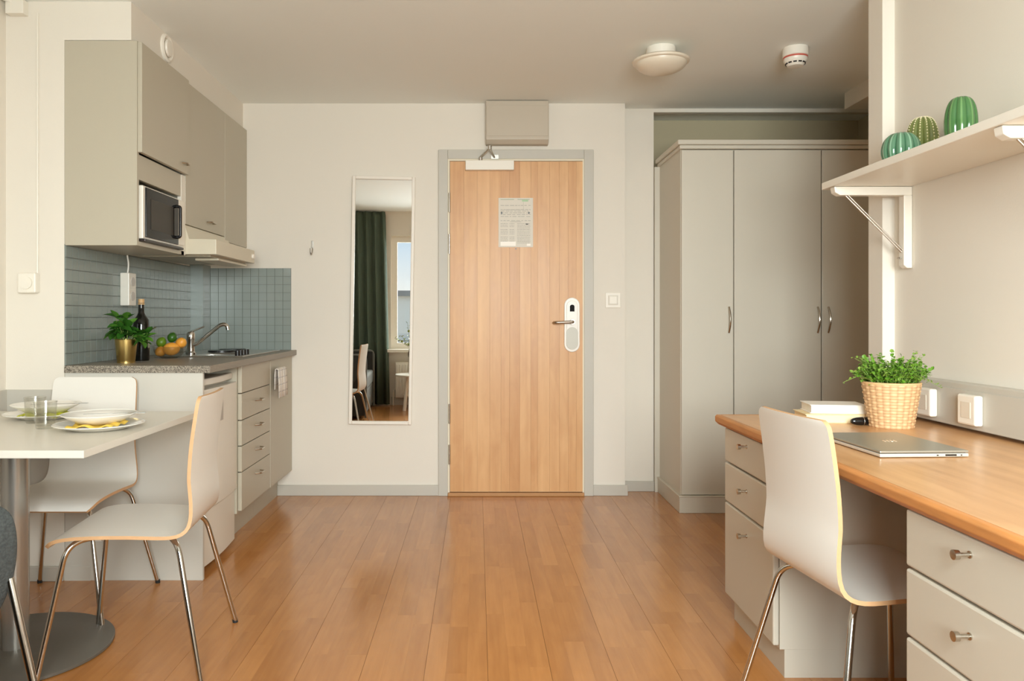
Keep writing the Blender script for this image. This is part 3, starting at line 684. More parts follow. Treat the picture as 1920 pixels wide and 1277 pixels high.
def cactus(label, x, y, r, h, green, lightg, ribs, squash, spines=False):
    z0 = 1.611
    t = thing('ceramic_cactus', label, 'ornament', (x, y, z0), 0, 'ceramic cacti on the shelf')
    m = bpy.data.materials.new('glazed_ceramic'); m.use_nodes = True; tt = m.node_tree; p = tt.nodes['Principled BSDF']
    p.inputs['Roughness'].default_value = .12; p.inputs['Coat Weight'].default_value = .5
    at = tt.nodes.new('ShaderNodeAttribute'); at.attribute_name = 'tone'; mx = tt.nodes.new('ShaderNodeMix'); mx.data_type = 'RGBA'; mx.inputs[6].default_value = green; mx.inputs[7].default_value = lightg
    tt.links.new(at.outputs['Fac'], mx.inputs[0]); tt.links.new(mx.outputs[2], p.inputs['Base Color'])
    b = BM(); n = ribs*8; prof = []; K = 22
    for k in range(K+1):
        u = k/K; a = PI*(.12+.88*u); prof.append((r*math.sin(a)**squash, h*(1-(math.cos(a)+1)/2/((math.cos(.12*PI)+1)/2))))
    prof = [(0, 0)]+prof[:-1]+[(0, h*1.0)]
    rings = []; tv = []
    for (rr, z) in prof:
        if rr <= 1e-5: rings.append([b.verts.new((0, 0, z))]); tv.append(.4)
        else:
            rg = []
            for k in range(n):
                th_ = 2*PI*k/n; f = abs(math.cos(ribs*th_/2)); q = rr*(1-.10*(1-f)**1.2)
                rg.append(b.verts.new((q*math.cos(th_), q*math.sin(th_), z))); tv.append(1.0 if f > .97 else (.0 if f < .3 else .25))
            rings.append(rg)
    for A, B in zip(rings, rings[1:]):
        for k in range(n):
            vs = []
            for v in (A[k % len(A)], A[(k+1) % len(A)], B[(k+1) % len(B)], B[k % len(B)]):
                if v not in vs: vs.append(v)
            if len(vs) > 2: b.faces.new(vs)
    bmesh.ops.recalc_face_normals(b, faces=b.faces[:])
    o = obj('body', b, m, t, world=False, smooth=True); settone(o.data, tv)
    if spines:
        b = BM()
        for k in range(ribs):
            th_ = 2*PI*k/ribs
            for (rr, z) in prof[2:-1]:
                c_ = Vector((rr*1.0*math.cos(th_), rr*math.sin(th_), z)); lathe(b, [(0, -.0028), (.0024, -.001), (.0024, .001), (0, .0028)], c_, 6)
        obj('spine_dots', b, mat('cream_glaze', lin(238, 228, 190), .25), t, world=False, smooth=True, kind='stuff')
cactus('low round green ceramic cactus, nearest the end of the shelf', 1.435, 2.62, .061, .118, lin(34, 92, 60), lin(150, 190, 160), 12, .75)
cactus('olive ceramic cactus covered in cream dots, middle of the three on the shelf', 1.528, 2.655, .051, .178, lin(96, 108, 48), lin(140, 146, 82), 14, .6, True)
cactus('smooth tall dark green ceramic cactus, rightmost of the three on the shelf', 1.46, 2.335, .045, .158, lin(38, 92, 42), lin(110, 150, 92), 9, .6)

# ------------------------------------------------------------ desk
DT = toneMat('desk_birch', lin(176, 122, 72), lin(226, 180, 130), .32, 34, coat=.08, bump=.04, axis='Y', figure=.75)
DE = mat('desk_edge_wood', lin(196, 132, 74), .45, var=.3, vscale=60, stretch=(1, .15, 1))
t = thing('desk', 'long birch desk top with a worn rounded edge along the right wall', 'desk', (1.24, 2.0, .705))
DX = .888
o = obj('board', box(BM(), DX+.02, XR-.001, .75, 2.87, .705, .74), DT, t); settone(o.data, [.52]*8)
b = BM(); prism(b, [(DX+.012, .704), (DX+.0201, .704), (DX+.0201, .7402), (DX+.006, .7402), (DX, .734), (DX, .716)], 'Y', .75, 2.89)
box(b, DX+.0201, XR-.001, 2.8701, 2.89, .704, .7402); obj('edge_lipping', b, DE, t, bevel=.002)
DEC = CAB
def desk_cab(name, label, y0, y1):
    t = thing(name, label, 'drawer unit', (1.24, (y0+y1)/2, 0), 0, 'drawer units under the desk'); X = .905
    b = BM(); box(b, X+.02, XR-.06, y0, y1, .087, .704); obj('carcass', b, DEC, t, bevel=.001)
    obj('plinth', box(BM(), .94, XR-.06, y0+.002, y1-.002, 0, .087), DEC, t)
    for (z0, z1, kz) in ((.581, .700, .668), (.436, .575, .518), (.098, .430, .368)):
        d = obj('drawer', box(BM(), X, X+.019, y0+.001, y1-.001, z0, z1), DEC, t, bevel=.005, seg=2)
        yc = (y0+y1)/2; b = BM(); lathe(b, [(0, 0), (.004, 0), (.004, -.020), (.009, -.022), (.0095, -.032), (0, -.033)], (X, yc, kz), 20, axis='X'); cyl(b, (X-.002, yc, kz), .007, .003, 16, 'X')
        obj('knob', b, NICKEL, d, smooth=True)
desk_cab('desk_drawer_unit', 'grey three-drawer unit under the far end of the desk beside the wardrobe', 2.365, 2.83)
desk_cab('desk_drawer_unit', 'grey three-drawer unit under the near end of the desk, right of the desk chair', 1.205, 1.635)
tag(obj('desk_back_panel', box(BM(), XR-.055, XR-.035, 1.637, 2.363, .0, .69), CAB), 'grey panel closing the knee space beneath the desk', 'panel')
# trunking
TX = 1.552
t = thing('cable_trunking', 'grey cable trunking along the right wall just above the desk', 'trunking', (1.58, 2, .75))
obj('body', box(BM(), TX, XR-.001, .75, 2.90, .752, .892), GREYT, t, bevel=.003)
obj('cover_lip', box(BM(), TX-.004, TX, .75, 2.90, .753, .872), GREYT, t, bevel=.001)
def socket(label, y0, y1):
    t = thing('wall_socket', label, 'socket', (TX, (y0+y1)/2, .8), 0, 'sockets on the trunking')
    z0, z1 = .768, .862
    obj('plate', box(BM(), TX-.030, TX-.004, y0, y1, z0, z1), WHITE, t, bevel=.006)
    obj('insert', box(BM(), TX-.0315, TX-.030, y0+.022, y1-.022, z0+.022, z1-.022), mat('socket_insert', lin(222, 212, 196), .4), t, bevel=.001)
socket('white wall socket on the trunking, half hidden behind the wicker pot', 2.60, 2.70)
socket('white wall socket on the trunking to the right of the wicker pot', 2.365, 2.455)

# laptop
t = thing('laptop', 'closed silver laptop lying on the desk behind the chair', 'laptop', (1.15, 2.16, .74), math.radians(2.5))
LAP = mat('laptop_silver', lin(168, 163, 150), .35, metal=.55); LAPS = mat('laptop_edge', lin(214, 208, 196), .3, metal=.4)
obj('base', box(BM(), -.118, .118, -.16, .16, .002, .011), LAPS, t, world=False, bevel=.002)
obj('lid', box(BM(), -.118, .118, -.16, .16, .0125, .0185), LAP, t, world=False, bevel=.002)
obj('hinge_gap', box(BM(), -.112, .112, -.154, .154, .011, .0125), BLACK, t, world=False)
b = BM(); box(b, .055, .085, -.1605, -.159, .0045, .009); box(b, .032, .037, -.1605, -.159, .005, .008); box(b, .096, .1, -.1605, -.159, .005, .008); obj('ports', b, BLACK, t, world=False)
b = BM()
for k in range(4): prism(b, [(-.02+k*.010, -.014+.001*k), (-.016+k*.010, -.014), (-.010+k*.010, .012), (-.014+k*.010, .012)], 'Z', .0185, .0188)
obj('emblem', b, mat('emblem_silver', lin(236, 232, 224), .15, metal=.6), t, world=False)

# books, case
def book(label, x, y, z, w_, d_, h_, rot, cover, page):
    t = thing('book', label, 'book', (x, y, z), rot, 'books on the desk')
    c_ = mat('book_cover_'+cover[0], cover[1], .5)
    b = BM(); box(b, -w_/2, w_/2, -d_/2, d_/2, 0, .0025); box(b, -w_/2, w_/2, -d_/2, d_/2, h_-.0025, h_); box(b, w_/2-.003, w_/2, -d_/2, d_/2, .0025, h_-.0025); obj('cover', b, c_, t, world=False, bevel=.001)
    obj('pages', box(BM(), -w_/2+.005, w_/2-.003, -d_/2+.004, d_/2-.004, .0025, h_-.0025), mat('book_pages_'+cover[0], page, .8, var=.04, vscale=200, stretch=(1, 1, 20)), t, world=False)
book('thick cream paged book at the bottom of the stack on the desk', 1.235, 2.72, .74, .20, .14, .030, -.10, ('beige', lin(236, 214, 168)), lin(240, 220, 178))
book('white paperback lying on top of the cream paged book', 1.258, 2.735, .77, .19, .13, .030, -.14, ('white', lin(240, 234, 224)), lin(244, 238, 226))
t = thing('glasses_case', 'small black glossy case between the books and the wicker pot', 'case', (1.295, 2.60, .74), .1)
b = BM(); K = 12; pf = []
for k in range(K+1): a = PI*k/K; pf.append((.014*math.sin(a)**.7, -.042*math.cos(a)))
lathe(b, pf, (0, 0, .0141), 18, axis='X'); obj('shell', b, mat('black_gloss', lin(18, 18, 18), .15), t, world=False, smooth=True)
b = BM(); lathe(b, [(.0143, -.001), (.0146, 0), (.0143, .001)], (.0, 0, .0141), 18, axis='X'); obj('seam', b, STEEL, t, world=False)

# wicker plant
pc = Vector((1.375, 2.57, .74))
t = thing('herb_plant', 'leafy green herb in a pale wicker pot on the desk', 'plant', pc)
b = BM(); n = 120; K = 84; H = .145; NS = 24; NR = 15; rings = []; tv = []
for j in range(K+1):
    u = j/K; r0 = .0655+(.0875-.0655)*u; rg = []
    row = u*NR; ri = int(row); fy = abs(math.sin(PI*row))
    for k in range(n):
        a = 2*PI*k/n; s_ = a/(2*PI)*NS; par = (int(s_)+ri) % 2
        wv_ = (math.sin(PI*(s_ % 1)))
        o_ = .0030*wv_*(1 if par else .35)*(.5+.5*fy)+.0008*fy
        q = r0+o_; rg.append(b.verts.new((q*math.cos(a), q*math.sin(a), H*u))); tv.append(max(0, min(1, .30+.42*wv_**.5*(1 if par else .8)+.28*fy-.1*(0 if par else 1))))
    rings.append(rg)
for A, B in zip(rings, rings[1:]):
    for k in range(n): b.faces.new((A[k], A[(k+1) % n], B[(k+1) % n], B[k]))
ib = []
for (rr, z) in ((.082, H), (.078, H-.02), ):
    rg = [b.verts.new((rr*math.cos(2*PI*k/n), rr*math.sin(2*PI*k/n), z)) for k in range(n)]; tv += [.3]*n; ib.append(rg)
for k in range(n):
    b.faces.new((rings[-1][k], rings[-1][(k+1) % n], ib[0][(k+1) % n], ib[0][k])); b.faces.new((ib[0][k], ib[0][(k+1) % n], ib[1][(k+1) % n], ib[1][k]))
b.faces.new(rings[0][::-1])
WK = bpy.data.materials.new('wicker'); WK.use_nodes = True; tt = WK.node_tree; p = tt.nodes['Principled BSDF']; p.inputs['Roughness'].default_value = .6
at = tt.nodes.new('ShaderNodeAttribute'); at.attribute_name = 'tone'; mx = tt.nodes.new('ShaderNodeMix'); mx.data_type = 'RGBA'; mx.inputs[6].default_value = lin(158, 105, 62); mx.inputs[7].default_value = lin(224, 188, 142)
tt.links.new(at.outputs['Fac'], mx.inputs[0]); tt.links.new(mx.outputs[2], p.inputs['Base Color'])
o = obj('wicker_pot', b, WK, t, world=False, smooth=True); settone(o.data, tv)
b = BM(); tube(b, [(.086*math.cos(2*PI*k/40), .086*math.sin(2*PI*k/40), .146) for k in range(41)], .0045, 8); obj('rim', b, mat('wicker_rim', lin(222, 180, 130), .6, var=.15, vscale=90), t, world=False, smooth=True)
b = BM(); lathe(b, [(0, 0), (.078, 0)], (0, 0, .128), 24); obj('soil', b, SOIL, t, world=False)
HG = mat('herb_leaf', lin(100, 146, 40), .45, var=.35, vscale=25); HG2 = mat('herb_leaf_pale', lin(130, 164, 66), .45, var=.25, vscale=25)
lb, lb2, sb = BM(), BM(), BM()
def leaf_into(bm, p, d, up, L_, W_):
    d = d.normalized(); s_ = d.cross(up).normalized() if d.cross(up).length > .01 else Vector((1, 0, 0)); n_ = s_.cross(d)
    v = [p, p+d*L_*.3+s_*W_+n_*W_*.2, p+d*L_*.72+s_*W_*.85+n_*W_*.15, p+d*L_-n_*W_*.3, p+d*L_*.72-s_*W_*.85+n_*W_*.15, p+d*L_*.3-s_*W_+n_*W_*.2, p+d*L_*.5-n_*W_*.1]
    v = [bm.verts.new(q) for q in v]
    for k in range(6): bm.faces.new((v[k], v[(k+1) % 6], v[6]))
def rv(): return Vector((R.uniform(-1, 1), R.uniform(-1, 1), R.uniform(-.4, 1)))
for k in range(150):
    a = R.uniform(0, 2*PI); rr = math.sqrt(R.random()); base_ = Vector((.070*rr*math.cos(a), .070*rr*math.sin(a), .13))
    hgt = R.uniform(.045, .115)*(1.1-.4*rr); out = .045*rr+R.uniform(-.01, .02)
    tip = base_+Vector((out*math.cos(a), out*math.sin(a), hgt)); mid = (base_+tip)/2+Vector((0, 0, .01))
    tube(sb, [base_, mid, tip], .0009, 4)
    for q in range(13):
        f = .25+.75*q/12; pt = base_.lerp(mid, f*2) if f < .5 else mid.lerp(tip, f*2-1)
        leaf_into(lb if R.random() < .75 else lb2, pt, rv(), Vector((0, 0, 1)), R.uniform(.010, .017), R.uniform(.0045, .0075))
for (a, ln, up) in ((PI, .085, .03), (PI*1.02, .06, .08), (PI*.95, .10, -.005), (PI*1.1, .075, .05), (0, .06, .085), (.1, .055, .04), (-.2, .07, .02), (-.1, .11, -.02), (0.2, .05, .10), (PI/2*1.8, .06, .075)):
    base_ = Vector((.05*math.cos(a), .05*math.sin(a), .15)); tip = base_+Vector((ln*math.cos(a), ln*math.sin(a), up)); mid = (base_+tip)/2+Vector((0, 0, .02))
    tube(sb, [base_, mid, tip], .0008, 4)
    for q in range(13):
        f = .2+.8*q/12; pt = base_.lerp(mid, f*2) if f < .5 else mid.lerp(tip, f*2-1)
        leaf_into(lb2, pt+rv()*.004, rv(), Vector((0, 0, 1)), R.uniform(.008, .012), R.uniform(.003, .005))
obj('stems', sb, STEM, t, world=False, kind='stuff'); obj('foliage', lb, HG, t, world=False, kind='stuff'); obj('pale_foliage', lb2, HG2, t, world=False, kind='stuff')

# ------------------------------------------------------------ bentwood chairs
def shell_bm():
    ctrl = [(.227, .418, .185), (.215, .431, .198), (.19, .442, .204), (.14, .4485, .206), (.06, .449, .204), (-.02, .446, .201), (-.09, .441, .197), (-.135, .440, .193), (-.166, .448, .188), (-.186, .470, .183), (-.194, .510, .178), (-.194, .56, .174), (-.192, .61, .173), (-.194, .66, .173), (-.199, .72, .173), (-.208, .79, .172), (-.216, .845, .170), (-.219, .863, .163), (-.220, .872, .148)]
    P = []
    def cr_(p0, p1, p2, p3, t): return tuple(.5*((2*b_)+(-a_+c_)*t+(2*a_-5*b_+4*c_-d_)*t*t+(-a_+3*b_-3*c_+d_)*t**3) for a_, b_, c_, d_ in zip(p0, p1, p2, p3))
    for i in range(len(ctrl)-1):
        p0, p1, p2, p3 = ctrl[max(i-1, 0)], ctrl[i], ctrl[i+1], ctrl[min(i+2, len(ctrl)-1)]
        for k in range(2): P.append(cr_(p0, p1, p2, p3, k/2))
    P.append(ctrl[-1])
    b = BM(); M_ = 14; T_ = .0055; top = []; bot = []
    for i, (x, z, w_) in enumerate(P):
        a_, c_ = P[max(i-1, 0)], P[min(i+1, len(P)-1)]; d = Vector((c_[0]-a_[0], 0, c_[1]-a_[1])).normalized(); nrm = Vector((d.z, 0, -d.x))  # towards sitter
        if nrm.z < -.0: nrm = -nrm
        # tangent runs front->top ; sitter side normal
        nrm = Vector((-d.z, 0, d.x)); 
        if i < 4: nrm = nrm if nrm.z > 0 else -nrm
        nrm = Vector((d.z, 0, -d.x)) if Vector((d.z, 0, -d.x)).dot(Vector((.6, 0, .6))) > 0 else Vector((-d.z, 0, d.x))
        f = max(0, min(1, (z-.46)/.15)); rt, rb_ = [], []
        for j in range(M_+1):
            v = -1+2*j/M_; cur = .008*f*v*v
            p = Vector((x, v*w_, z))+nrm*cur
            rt.append(b.verts.new(p+nrm*T_)); rb_.append(b.verts.new(p-nrm*T_))
        top.append(rt); bot.append(rb_)
    n = len(P)
    for i in range(n-1):
        for j in range(M_):
            b.faces.new((top[i][j], top[i][j+1], top[i+1][j+1], top[i+1][j])); b.faces.new((bot[i][j], bot[i+1][j], bot[i+1][j+1], bot[i][j+1]))
        for j in (0, M_):
            f = b.faces.new((top[i][j], top[i+1][j], bot[i+1][j], bot[i][j])); f.material_index = 1
    for i in (0, n-1):
        for j in range(M_): f = b.faces.new((top[i][j], top[i][j+1], bot[i][j+1], bot[i][j])); f.material_index = 1
    bmesh.ops.recalc_face_normals(b, faces=b.faces[:]); bmesh.ops.scale(b, vec=(1, 1, .982), verts=b.verts[:]); return b
def make_chair(label):
    t = thing('dining_chair', label, 'chair', (0, 0, 0))
    obj('seat_shell', shell_bm(), [SHELL, PLY], t, world=False, smooth=True)
    for sx_, sy_ in ((1, 1), (1, -1), (-1, 1), (-1, -1)):
        bx = .175 if sx_ > 0 else -.148; fx = .238 if sx_ > 0 else -.238
        pts = bend([(.0+.05*sx_, sy_*.06, .4195), (bx, sy_*.166, .418), (fx, sy_*.245, .004)], .055, 8)
        b = BM(); tube(b, pts, .0085, 12); l = obj('leg', b, CHROME, t, world=False, smooth=True)
        b = BM(); tube(b, [(fx-.003*sx_, sy_*.2445, .0135), (fx, sy_*.245, 0)], .0095, 12); obj('rubber_foot', b, RUBBER, l, world=False)
    b = BM(); box(b, -.075, .075, -.07, .07, .416, .427); obj('mounting_plate', b, CHROME, t, world=False, bevel=.003)
    b = BM()
    for sx_, sy_ in ((1, 1), (1, -1), (-1, 1), (-1, -1)): box(b, .10*sx_-.01, .10*sx_+.01, sy_*.115-.012, sy_*.115+.012, .410, .432 if sx_ > 0 else .427)
    obj('seat_pads', b, mat('clear_pad', lin(200, 195, 185), .3), t, world=False, kind='stuff')
    return t
def place(t, x, y, rot): t.location = (x, y, 0); t.rotation_euler = (0, 0, rot)
c1 = make_chair('white bentwood chair drawn out at the right side of the white table, side view')
place(c1, -1.087, 2.53, PI+.10)
c2 = copy_tree(c1); c2['label'] = 'white bentwood chair behind the white table, its back to the kitchen end panel'; place(c2, -1.572, 2.975, -PI/2)
c3 = copy_tree(c1); c3['label'] = 'white bentwood chair pushed under the birch desk, seen from behind'; place(c3, 1.02, 2.02, .12)
for c_ in (c1, c2, c3): c_['group'] = 'white bentwood chairs'

# ------------------------------------------------------------ dining table
t = thing('dining_table', 'white square table on a round grey pedestal foot at the left wall', 'table', (-1.53, 2.56, 0))
obj('table_top', box(BM(), XL+.004, -1.103, 2.167, 3.07, .708, .730), mat('table_laminate', lin(222, 216, 204), .3), t, bevel=.001)
b = BM(); cyl(b, (-1.53, 2.56, .012), .042, .695, 32); obj('column', b, mat('grey_metal_column', lin(176, 172, 164), .25, metal=.7), t, smooth=True)
b = BM(); lathe(b, [(0, 0), (.292, 0), (.30, .004), (.30, .012), (.296, .015), (.05, .016), (0, .016)], (-1.53, 2.56, 0), 64); obj('foot', b, mat('grey_foot_metal', lin(110, 106, 98), .42, metal=.35, bump=.1, bscale=200), t, smooth=True)
b = BM(); lathe(b, [(0, 0), (.09, 0), (.09, .006), (0, .006)], (-1.53, 2.56, .7019), 24); obj('top_flange', b, STEEL, t)
# crockery
CER = mat('white_china', lin(238, 234, 226), .12, coat=.3)
YEL = [mat('yellow_napkin', lin(226, 192, 84), .8, var=.2, vscale=30), mat('green_yellow_napkin', lin(196, 196, 60), .8, var=.25, vscale=30)]
def plate(name, label, x, y, z, r, h, cat='plate'):
    t = thing(name, label, cat, (x, y, z), 0, 'white plates on the dining table')
    b = BM(); pr_ = [(0, .003), (r*.55, .003), (r*.68, h*.45), (r*.98, h), (r, h), (r*.99, h-.002), (r*.70, h*.3), (r*.58, 0), (r*.5, 0), (r*.48, .0015), (0, .0015)]
    lathe(b, pr_, (0, 0, 0), 56); obj('dish', b, CER, t, world=False, smooth=True)
    b = BM(); tube(b, [(r*.99*math.cos(2*PI*k/56), r*.99*math.sin(2*PI*k/56), h-.0005) for k in range(57)], .0016, 6); obj('rim', b, CER, t, world=False, smooth=True)
def napkin(label, x, y, z, m, seed, w_=.15, d_=.10):
    r_ = random.Random(seed); b = BM(); n = 14
    g = [[b.verts.new((x-w_/2+w_*i/n, y-d_/2+d_*j/n, z+.005+.005*math.sin(i*.9+seed)+.003*math.sin(j*1.1+seed*2)+r_.uniform(0, .0015))) for j in range(n+1)] for i in range(n+1)]
    for i in range(n):
        for j in range(n): b.faces.new((g[i][j], g[i+1][j], g[i+1][j+1], g[i][j+1]))
    o = tag(obj('napkin', b, m, smooth=True), label, 'napkin', 'napkins between the plates'); md = o.modifiers.new('s', 'SOLIDIFY'); md.thickness = .0015
def fork(label, p0, ang, z, tilt=0):
    t = thing('fork', label, 'fork', (p0[0], p0[1], z), ang, 'forks on the soup plates')
    t.rotation_euler = (0, tilt, ang)
    b = BM(); prism(b, [(-.09, -.005), (.0, -.0025), (.045, -.003), (.06, -.010), (.065, -.010), (.065, .010), (.06, .010), (.045, .003), (0, .0025), (-.09, .005)], 'Z', 0, .0018); obj('handle', b, STEEL, t, world=False)
    b = BM()
    for k in range(4): box(b, .064, .10, -.0095+.0055*k, -.0065+.0055*k, 0, .0015)
    obj('tines', b, STEEL, t, world=False)
def setting(x, y, who, m, seed):
    plate('dinner_plate', 'large white dinner plate of the place setting '+who, x, y, .7305, .142, .020)
    napkin('yellow napkin between the two plates of the place setting '+who if who.startswith('near') else 'lime yellow napkin draped between the plates of the setting '+who, x+.012, y-.035, .7440, m, seed, .15, .13)
    plate('soup_plate', 'white soup plate stacked on the napkin in the setting '+who, x-.0, y, .7525, .118, .030)
    fork('steel fork lying across the soup plate of the setting '+who, (x+.055, y-.02), .25, .7835)
setting(-1.263, 2.585, 'nearest the drawn out chair', YEL[0], 3)
setting(-1.60, 2.87, 'behind the drinking glasses', YEL[1], 5)
def tumbler(label, x, y):
    t = thing('drinking_glass', label, 'glass', (x, y, .7302), 0, 'drinking glasses on the dining table'); b = BM()
    lathe(b, [(0, .0), (.027, 0), (.029, .003), (.0355, .088), (.0362, .09), (.0345, .09), (.0275, .010), (0, .008)], (0, 0, 0), 40); obj('tumbler', b, DRINK, t, world=False, smooth=True)
    b = BM(); tube(b, [(.0354*math.cos(2*PI*k/40), .0354*math.sin(2*PI*k/40), .0895) for k in range(41)], .0011, 6); obj('lip', b, DRINK, t, world=False, smooth=True)
tumbler('clear drinking glass nearest the front edge of the white table', -1.452, 2.60)
tumbler('clear drinking glass behind the nearer glass, beside the rear plates', -1.564, 2.735)

# ------------------------------------------------------------ dark upholstered chair, bottom left
FAB = mat('charcoal_wool', lin(60, 62, 60), .95, var=.75, vscale=170, bump=1, bscale=220)
t = thing('upholstered_chair', 'charcoal fabric chair with chrome legs, cut by the left edge of the photo', 'chair', (-1.36, 1.85, 0))
def fabric_back(b):
    zs = [.36, .40, .44, .49, .54, .59, .645, .68, .70, .712]
    hws = [.150, .195, .235, .268, .290, .303, .306, .300, .285, .25]
    n = 18; F, Bk = [], []
    for z, hw_ in zip(zs, hws):
        f, g = [], []
        for j in range(n+1):
            v = -1+2*j/n; c_ = .09*abs(v)**2.4; th_ = .030*math.sqrt(max(.02, 1-abs(v)**6))*(1 if z < .66 else .6)
            yb = 1.58-(z-.40)*.10
            f.append(b.verts.new((-1.283+v*hw_, yb+c_+th_, z))); g.append(b.verts.new((-1.283+v*hw_, yb+c_-th_, z)))
        F.append(f); Bk.append(g)
    for i in range(len(zs)-1):
        for j in range(n): b.faces.new((F[i][j], F[i][j+1], F[i+1][j+1], F[i+1][j])); b.faces.new((Bk[i][j], Bk[i+1][j], Bk[i+1][j+1], Bk[i][j+1]))
        for j in (0, n): b.faces.new((F[i][j], F[i+1][j], Bk[i+1][j], Bk[i][j]))
    for i in (0, len(zs)-1):
        for j in range(n): b.faces.new((F[i][j], F[i][j+1], Bk[i][j+1], Bk[i][j]))
    bmesh.ops.recalc_face_normals(b, faces=b.faces[:])
b = BM(); fabric_back(b); o = obj('backrest', b, FAB, t, smooth=True); md = o.modifiers.new('s', 'SUBSURF'); md.levels = md.render_levels = 2
b = BM(); box(b, -1.50, -1.25, 1.58, 1.98, .37, .44); obj('seat', b, FAB, t, bevel=.03, seg=4)
for q in (1, -1):
    b = BM(); tube(b, [(-1.283+q*.282, 1.655, .545), (-1.283+q*.43, 1.62, 0)], .0085, 12); obj('leg', b, CHROME, t, smooth=True)
    b = BM(); tube(b, [(-1.375+q*.09, 1.93, .38), (-1.375+q*.12, 1.98, 0)], .010, 12); obj('leg', b, CHROME, t, smooth=True)

# ------------------------------------------------------------ behind the camera, seen in the mirror
CUR = mat('green_curtain', lin(78, 92, 78), .8, var=.08, vscale=5)
b = BM(); n = 90; c0, c1_ = -1.50, -.785; vs = []
for z, amp, wd in ((.02, .030, 1.0), (.8, .028, .98), (1.8, .024, .95), (2.36, .018, .93), (2.41, .016, .92)):
    vs.append([b.verts.new((c0+(c1_-c0)*wd*k/n, YW+.085+amp*math.sin(k/n*2*PI*6.5)+.008*math.sin(k*.9), z)) for k in range(n+1)])
for A, B in zip(vs, vs[1:]):
    for k in range(n): b.faces.new((A[k], A[k+1], B[k+1], B[k]))
o = obj('curtain', b, CUR, smooth=True); tag(o, 'dark green floor length curtain beside the window, seen in the mirror', 'curtain'); md = o.modifiers.new('s', 'SOLIDIFY'); md.thickness = .003
SOF = mat('grey_sofa_fabric', lin(104, 104, 98), .9, bump=.4, bscale=250, var=.06); SOFD = mat('dark_sofa_fabric', lin(48, 47, 44), .9, bump=.4, bscale=250)
t = thing('sofa', 'grey fabric sofa beside the curtain, seen in the mirror', 'sofa', (-1.6, .55, 0))
obj('base', box(BM(), XL+.03, -.985, .02, 1.16, .04, .30), SOF, t, bevel=.015)
obj('seat_cushion', box(BM(), XL+.17, -.975, .02, 1.16, .30, .46), SOF, t, bevel=.03, seg=4)
obj('backrest', box(BM(), XL+.02, XL+.17, .02, 1.16, .30, .78), SOFD, t, bevel=.03, seg=4)
for y0 in (-.02, 1.165):
    a = obj('armrest', box(BM(), XL+.02, -.985, y0, y0+.04, .04, .68), SOFD, t, bevel=.01)
    b = BM(); tube(b, bend([(-.977, y0+.02, .02), (-.977, y0+.02, .69), (XL+.04, y0+.02, .69)], .06, 6), .016, 10); obj('piping', b, SOF, a, smooth=True)
t = thing('radiator', 'white ribbed radiator under the window, seen in the mirror', 'radiator', (-.5, YW+.05, .1))
obj('body', box(BM(), -.71, 0.49, YW+.035, YW+.09, .10, .54), WHITEP, t, bevel=.004)
for k in range(34): obj('fin', box(BM(), -.695+k*.035, -.675+k*.035, YW+.09, YW+.098, .12, .51), WHITEP, t, bevel=.002)
obj('wall_bracket', box(BM(), -.66, -.61, YW, YW+.035, .45, .5), WHITEP, t); 
b = BM(); tube(b, [(-.74, YW+.05, 0), (-.74, YW+.05, .2), (-.71, YW+.06, .2)], .008, 8); obj('pipe', b, WHITEP, t, smooth=True)
t = thing('side_table', 'low round white table in front of the radiator, seen in the mirror', 'table', (-.41, .27, 0))
b = BM(); lathe(b, [(0, 0), (.285, 0), (.29, .005), (.29, .015), (.285, .02), (0, .02)], (-.41, .27, .40), 48); obj('table_top', b, WHITEP, t, smooth=True)
for k in range(4):
    a = PI/4+k*PI/2; b = BM(); ca, sa = math.cos(a), math.sin(a)
    tube(b, [(-.41+.19*ca, .27+.19*sa, .40), (-.41+.25*ca, .27+.25*sa, 0)], .020, 8); obj('leg', b, WHITEP, t, smooth=True)
b = BM(); lathe(b, [(0, 0), (.21, 0), (.21, .012), (0, .012)], (-.41, .27, .17), 36); obj('lower_shelf', b, WHITEP, t)
pv = Vector((-.515, .25, .42))
t = thing('vase_of_branches', 'vase of leafy branches on the round white side table, seen in the mirror', 'vase', pv)
b = BM(); lathe(b, [(0, 0), (.028, 0), (.034, .05), (.032, .21), (.030, .21), (.031, .05), (.026, .005), (0, .005)], pv, 24); obj('vase_glass', b, DRINK, t, smooth=True)
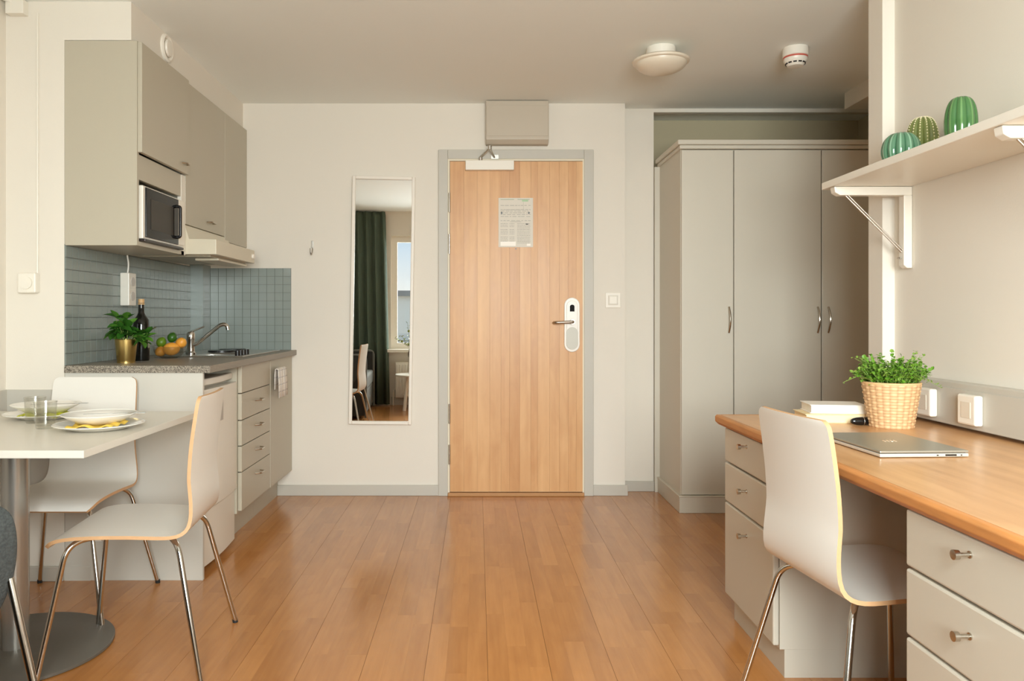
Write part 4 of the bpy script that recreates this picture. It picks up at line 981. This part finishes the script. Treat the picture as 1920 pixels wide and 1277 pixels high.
b = BM(); lathe(b, [(.033, .205), (.034, .25), (.022, .285), (.024, .30), (.020, .30), (.018, .285), (.030, .25), (.029, .205)], pv, 24); obj('neck', b, mat('grey_vase', lin(110, 105, 95), .3), t, smooth=True)
sb, lb = BM(), BM()
for k in range(9):
    a = R.uniform(0, 2*PI); tip = pv+Vector((R.uniform(-.20, .14), R.uniform(-.06, .09), R.uniform(.42, .61))); b0 = pv+Vector((0, 0, .1)); mid = pv+Vector((0, 0, .31)); tube(sb, [b0, mid, tip], .0018, 5)
    for q in range(11):
        f = .1+.9*q/10; pt = mid.lerp(tip, f); leaf_into(lb, pt, rv(), Vector((0, 0, 1)), R.uniform(.03, .045), R.uniform(.010, .016))
obj('branches', sb, mat('branch_brown', lin(110, 95, 60), .7), t, kind='stuff'); obj('leaves', lb, mat('branch_leaf', lin(150, 165, 90), .5, var=.2), t, kind='stuff')

# the view outside
FAC = mat('white_facade', lin(246, 238, 222), .8)
t = thing('apartment_building', 'pale building across the street, seen through the window in the mirror', 'building', (-3, -28, -10))
obj('wall', box(BM(), -14, 9, -34, -26, -10, 2.05), FAC, t)
obj('roof', box(BM(), -14.2, 9.2, -34.2, -25.8, 2.05, 2.3), mat('grey_roof', lin(150, 145, 138), .7), t)
for i in range(12):
    for j in range(3):
        wx = -13+i*1.9; wz = .3-j*2.8
        f = obj('window', box(BM(), wx-.05, wx+.95, -26.03, -25.99, wz-1.35, wz+.05), WHITEP, t); obj('pane', box(BM(), wx, wx+.9, -26.05, -26.03, wz-1.3, wz), mat('far_pane', lin(170, 175, 175), .2), f)
b = BM()
for k in range(110): box(b, -14+k*.21, -13.97+k*.21, -25.5, -25.47, -.9, .0)
box(b, -14, 9, -25.52, -25.45, 0, .05); box(b, -14, 9, -26, -25.45, -1.0, -.9)
obj('balcony_railing', b, mat('railing_grey', lin(160, 155, 150), .6), t)
tag(obj('street_ground', box(BM(), -60, 60, -90, -5, -10.2, -10), mat('asphalt', lin(150, 148, 142), .9)), 'grey street surface below the window', 'street')
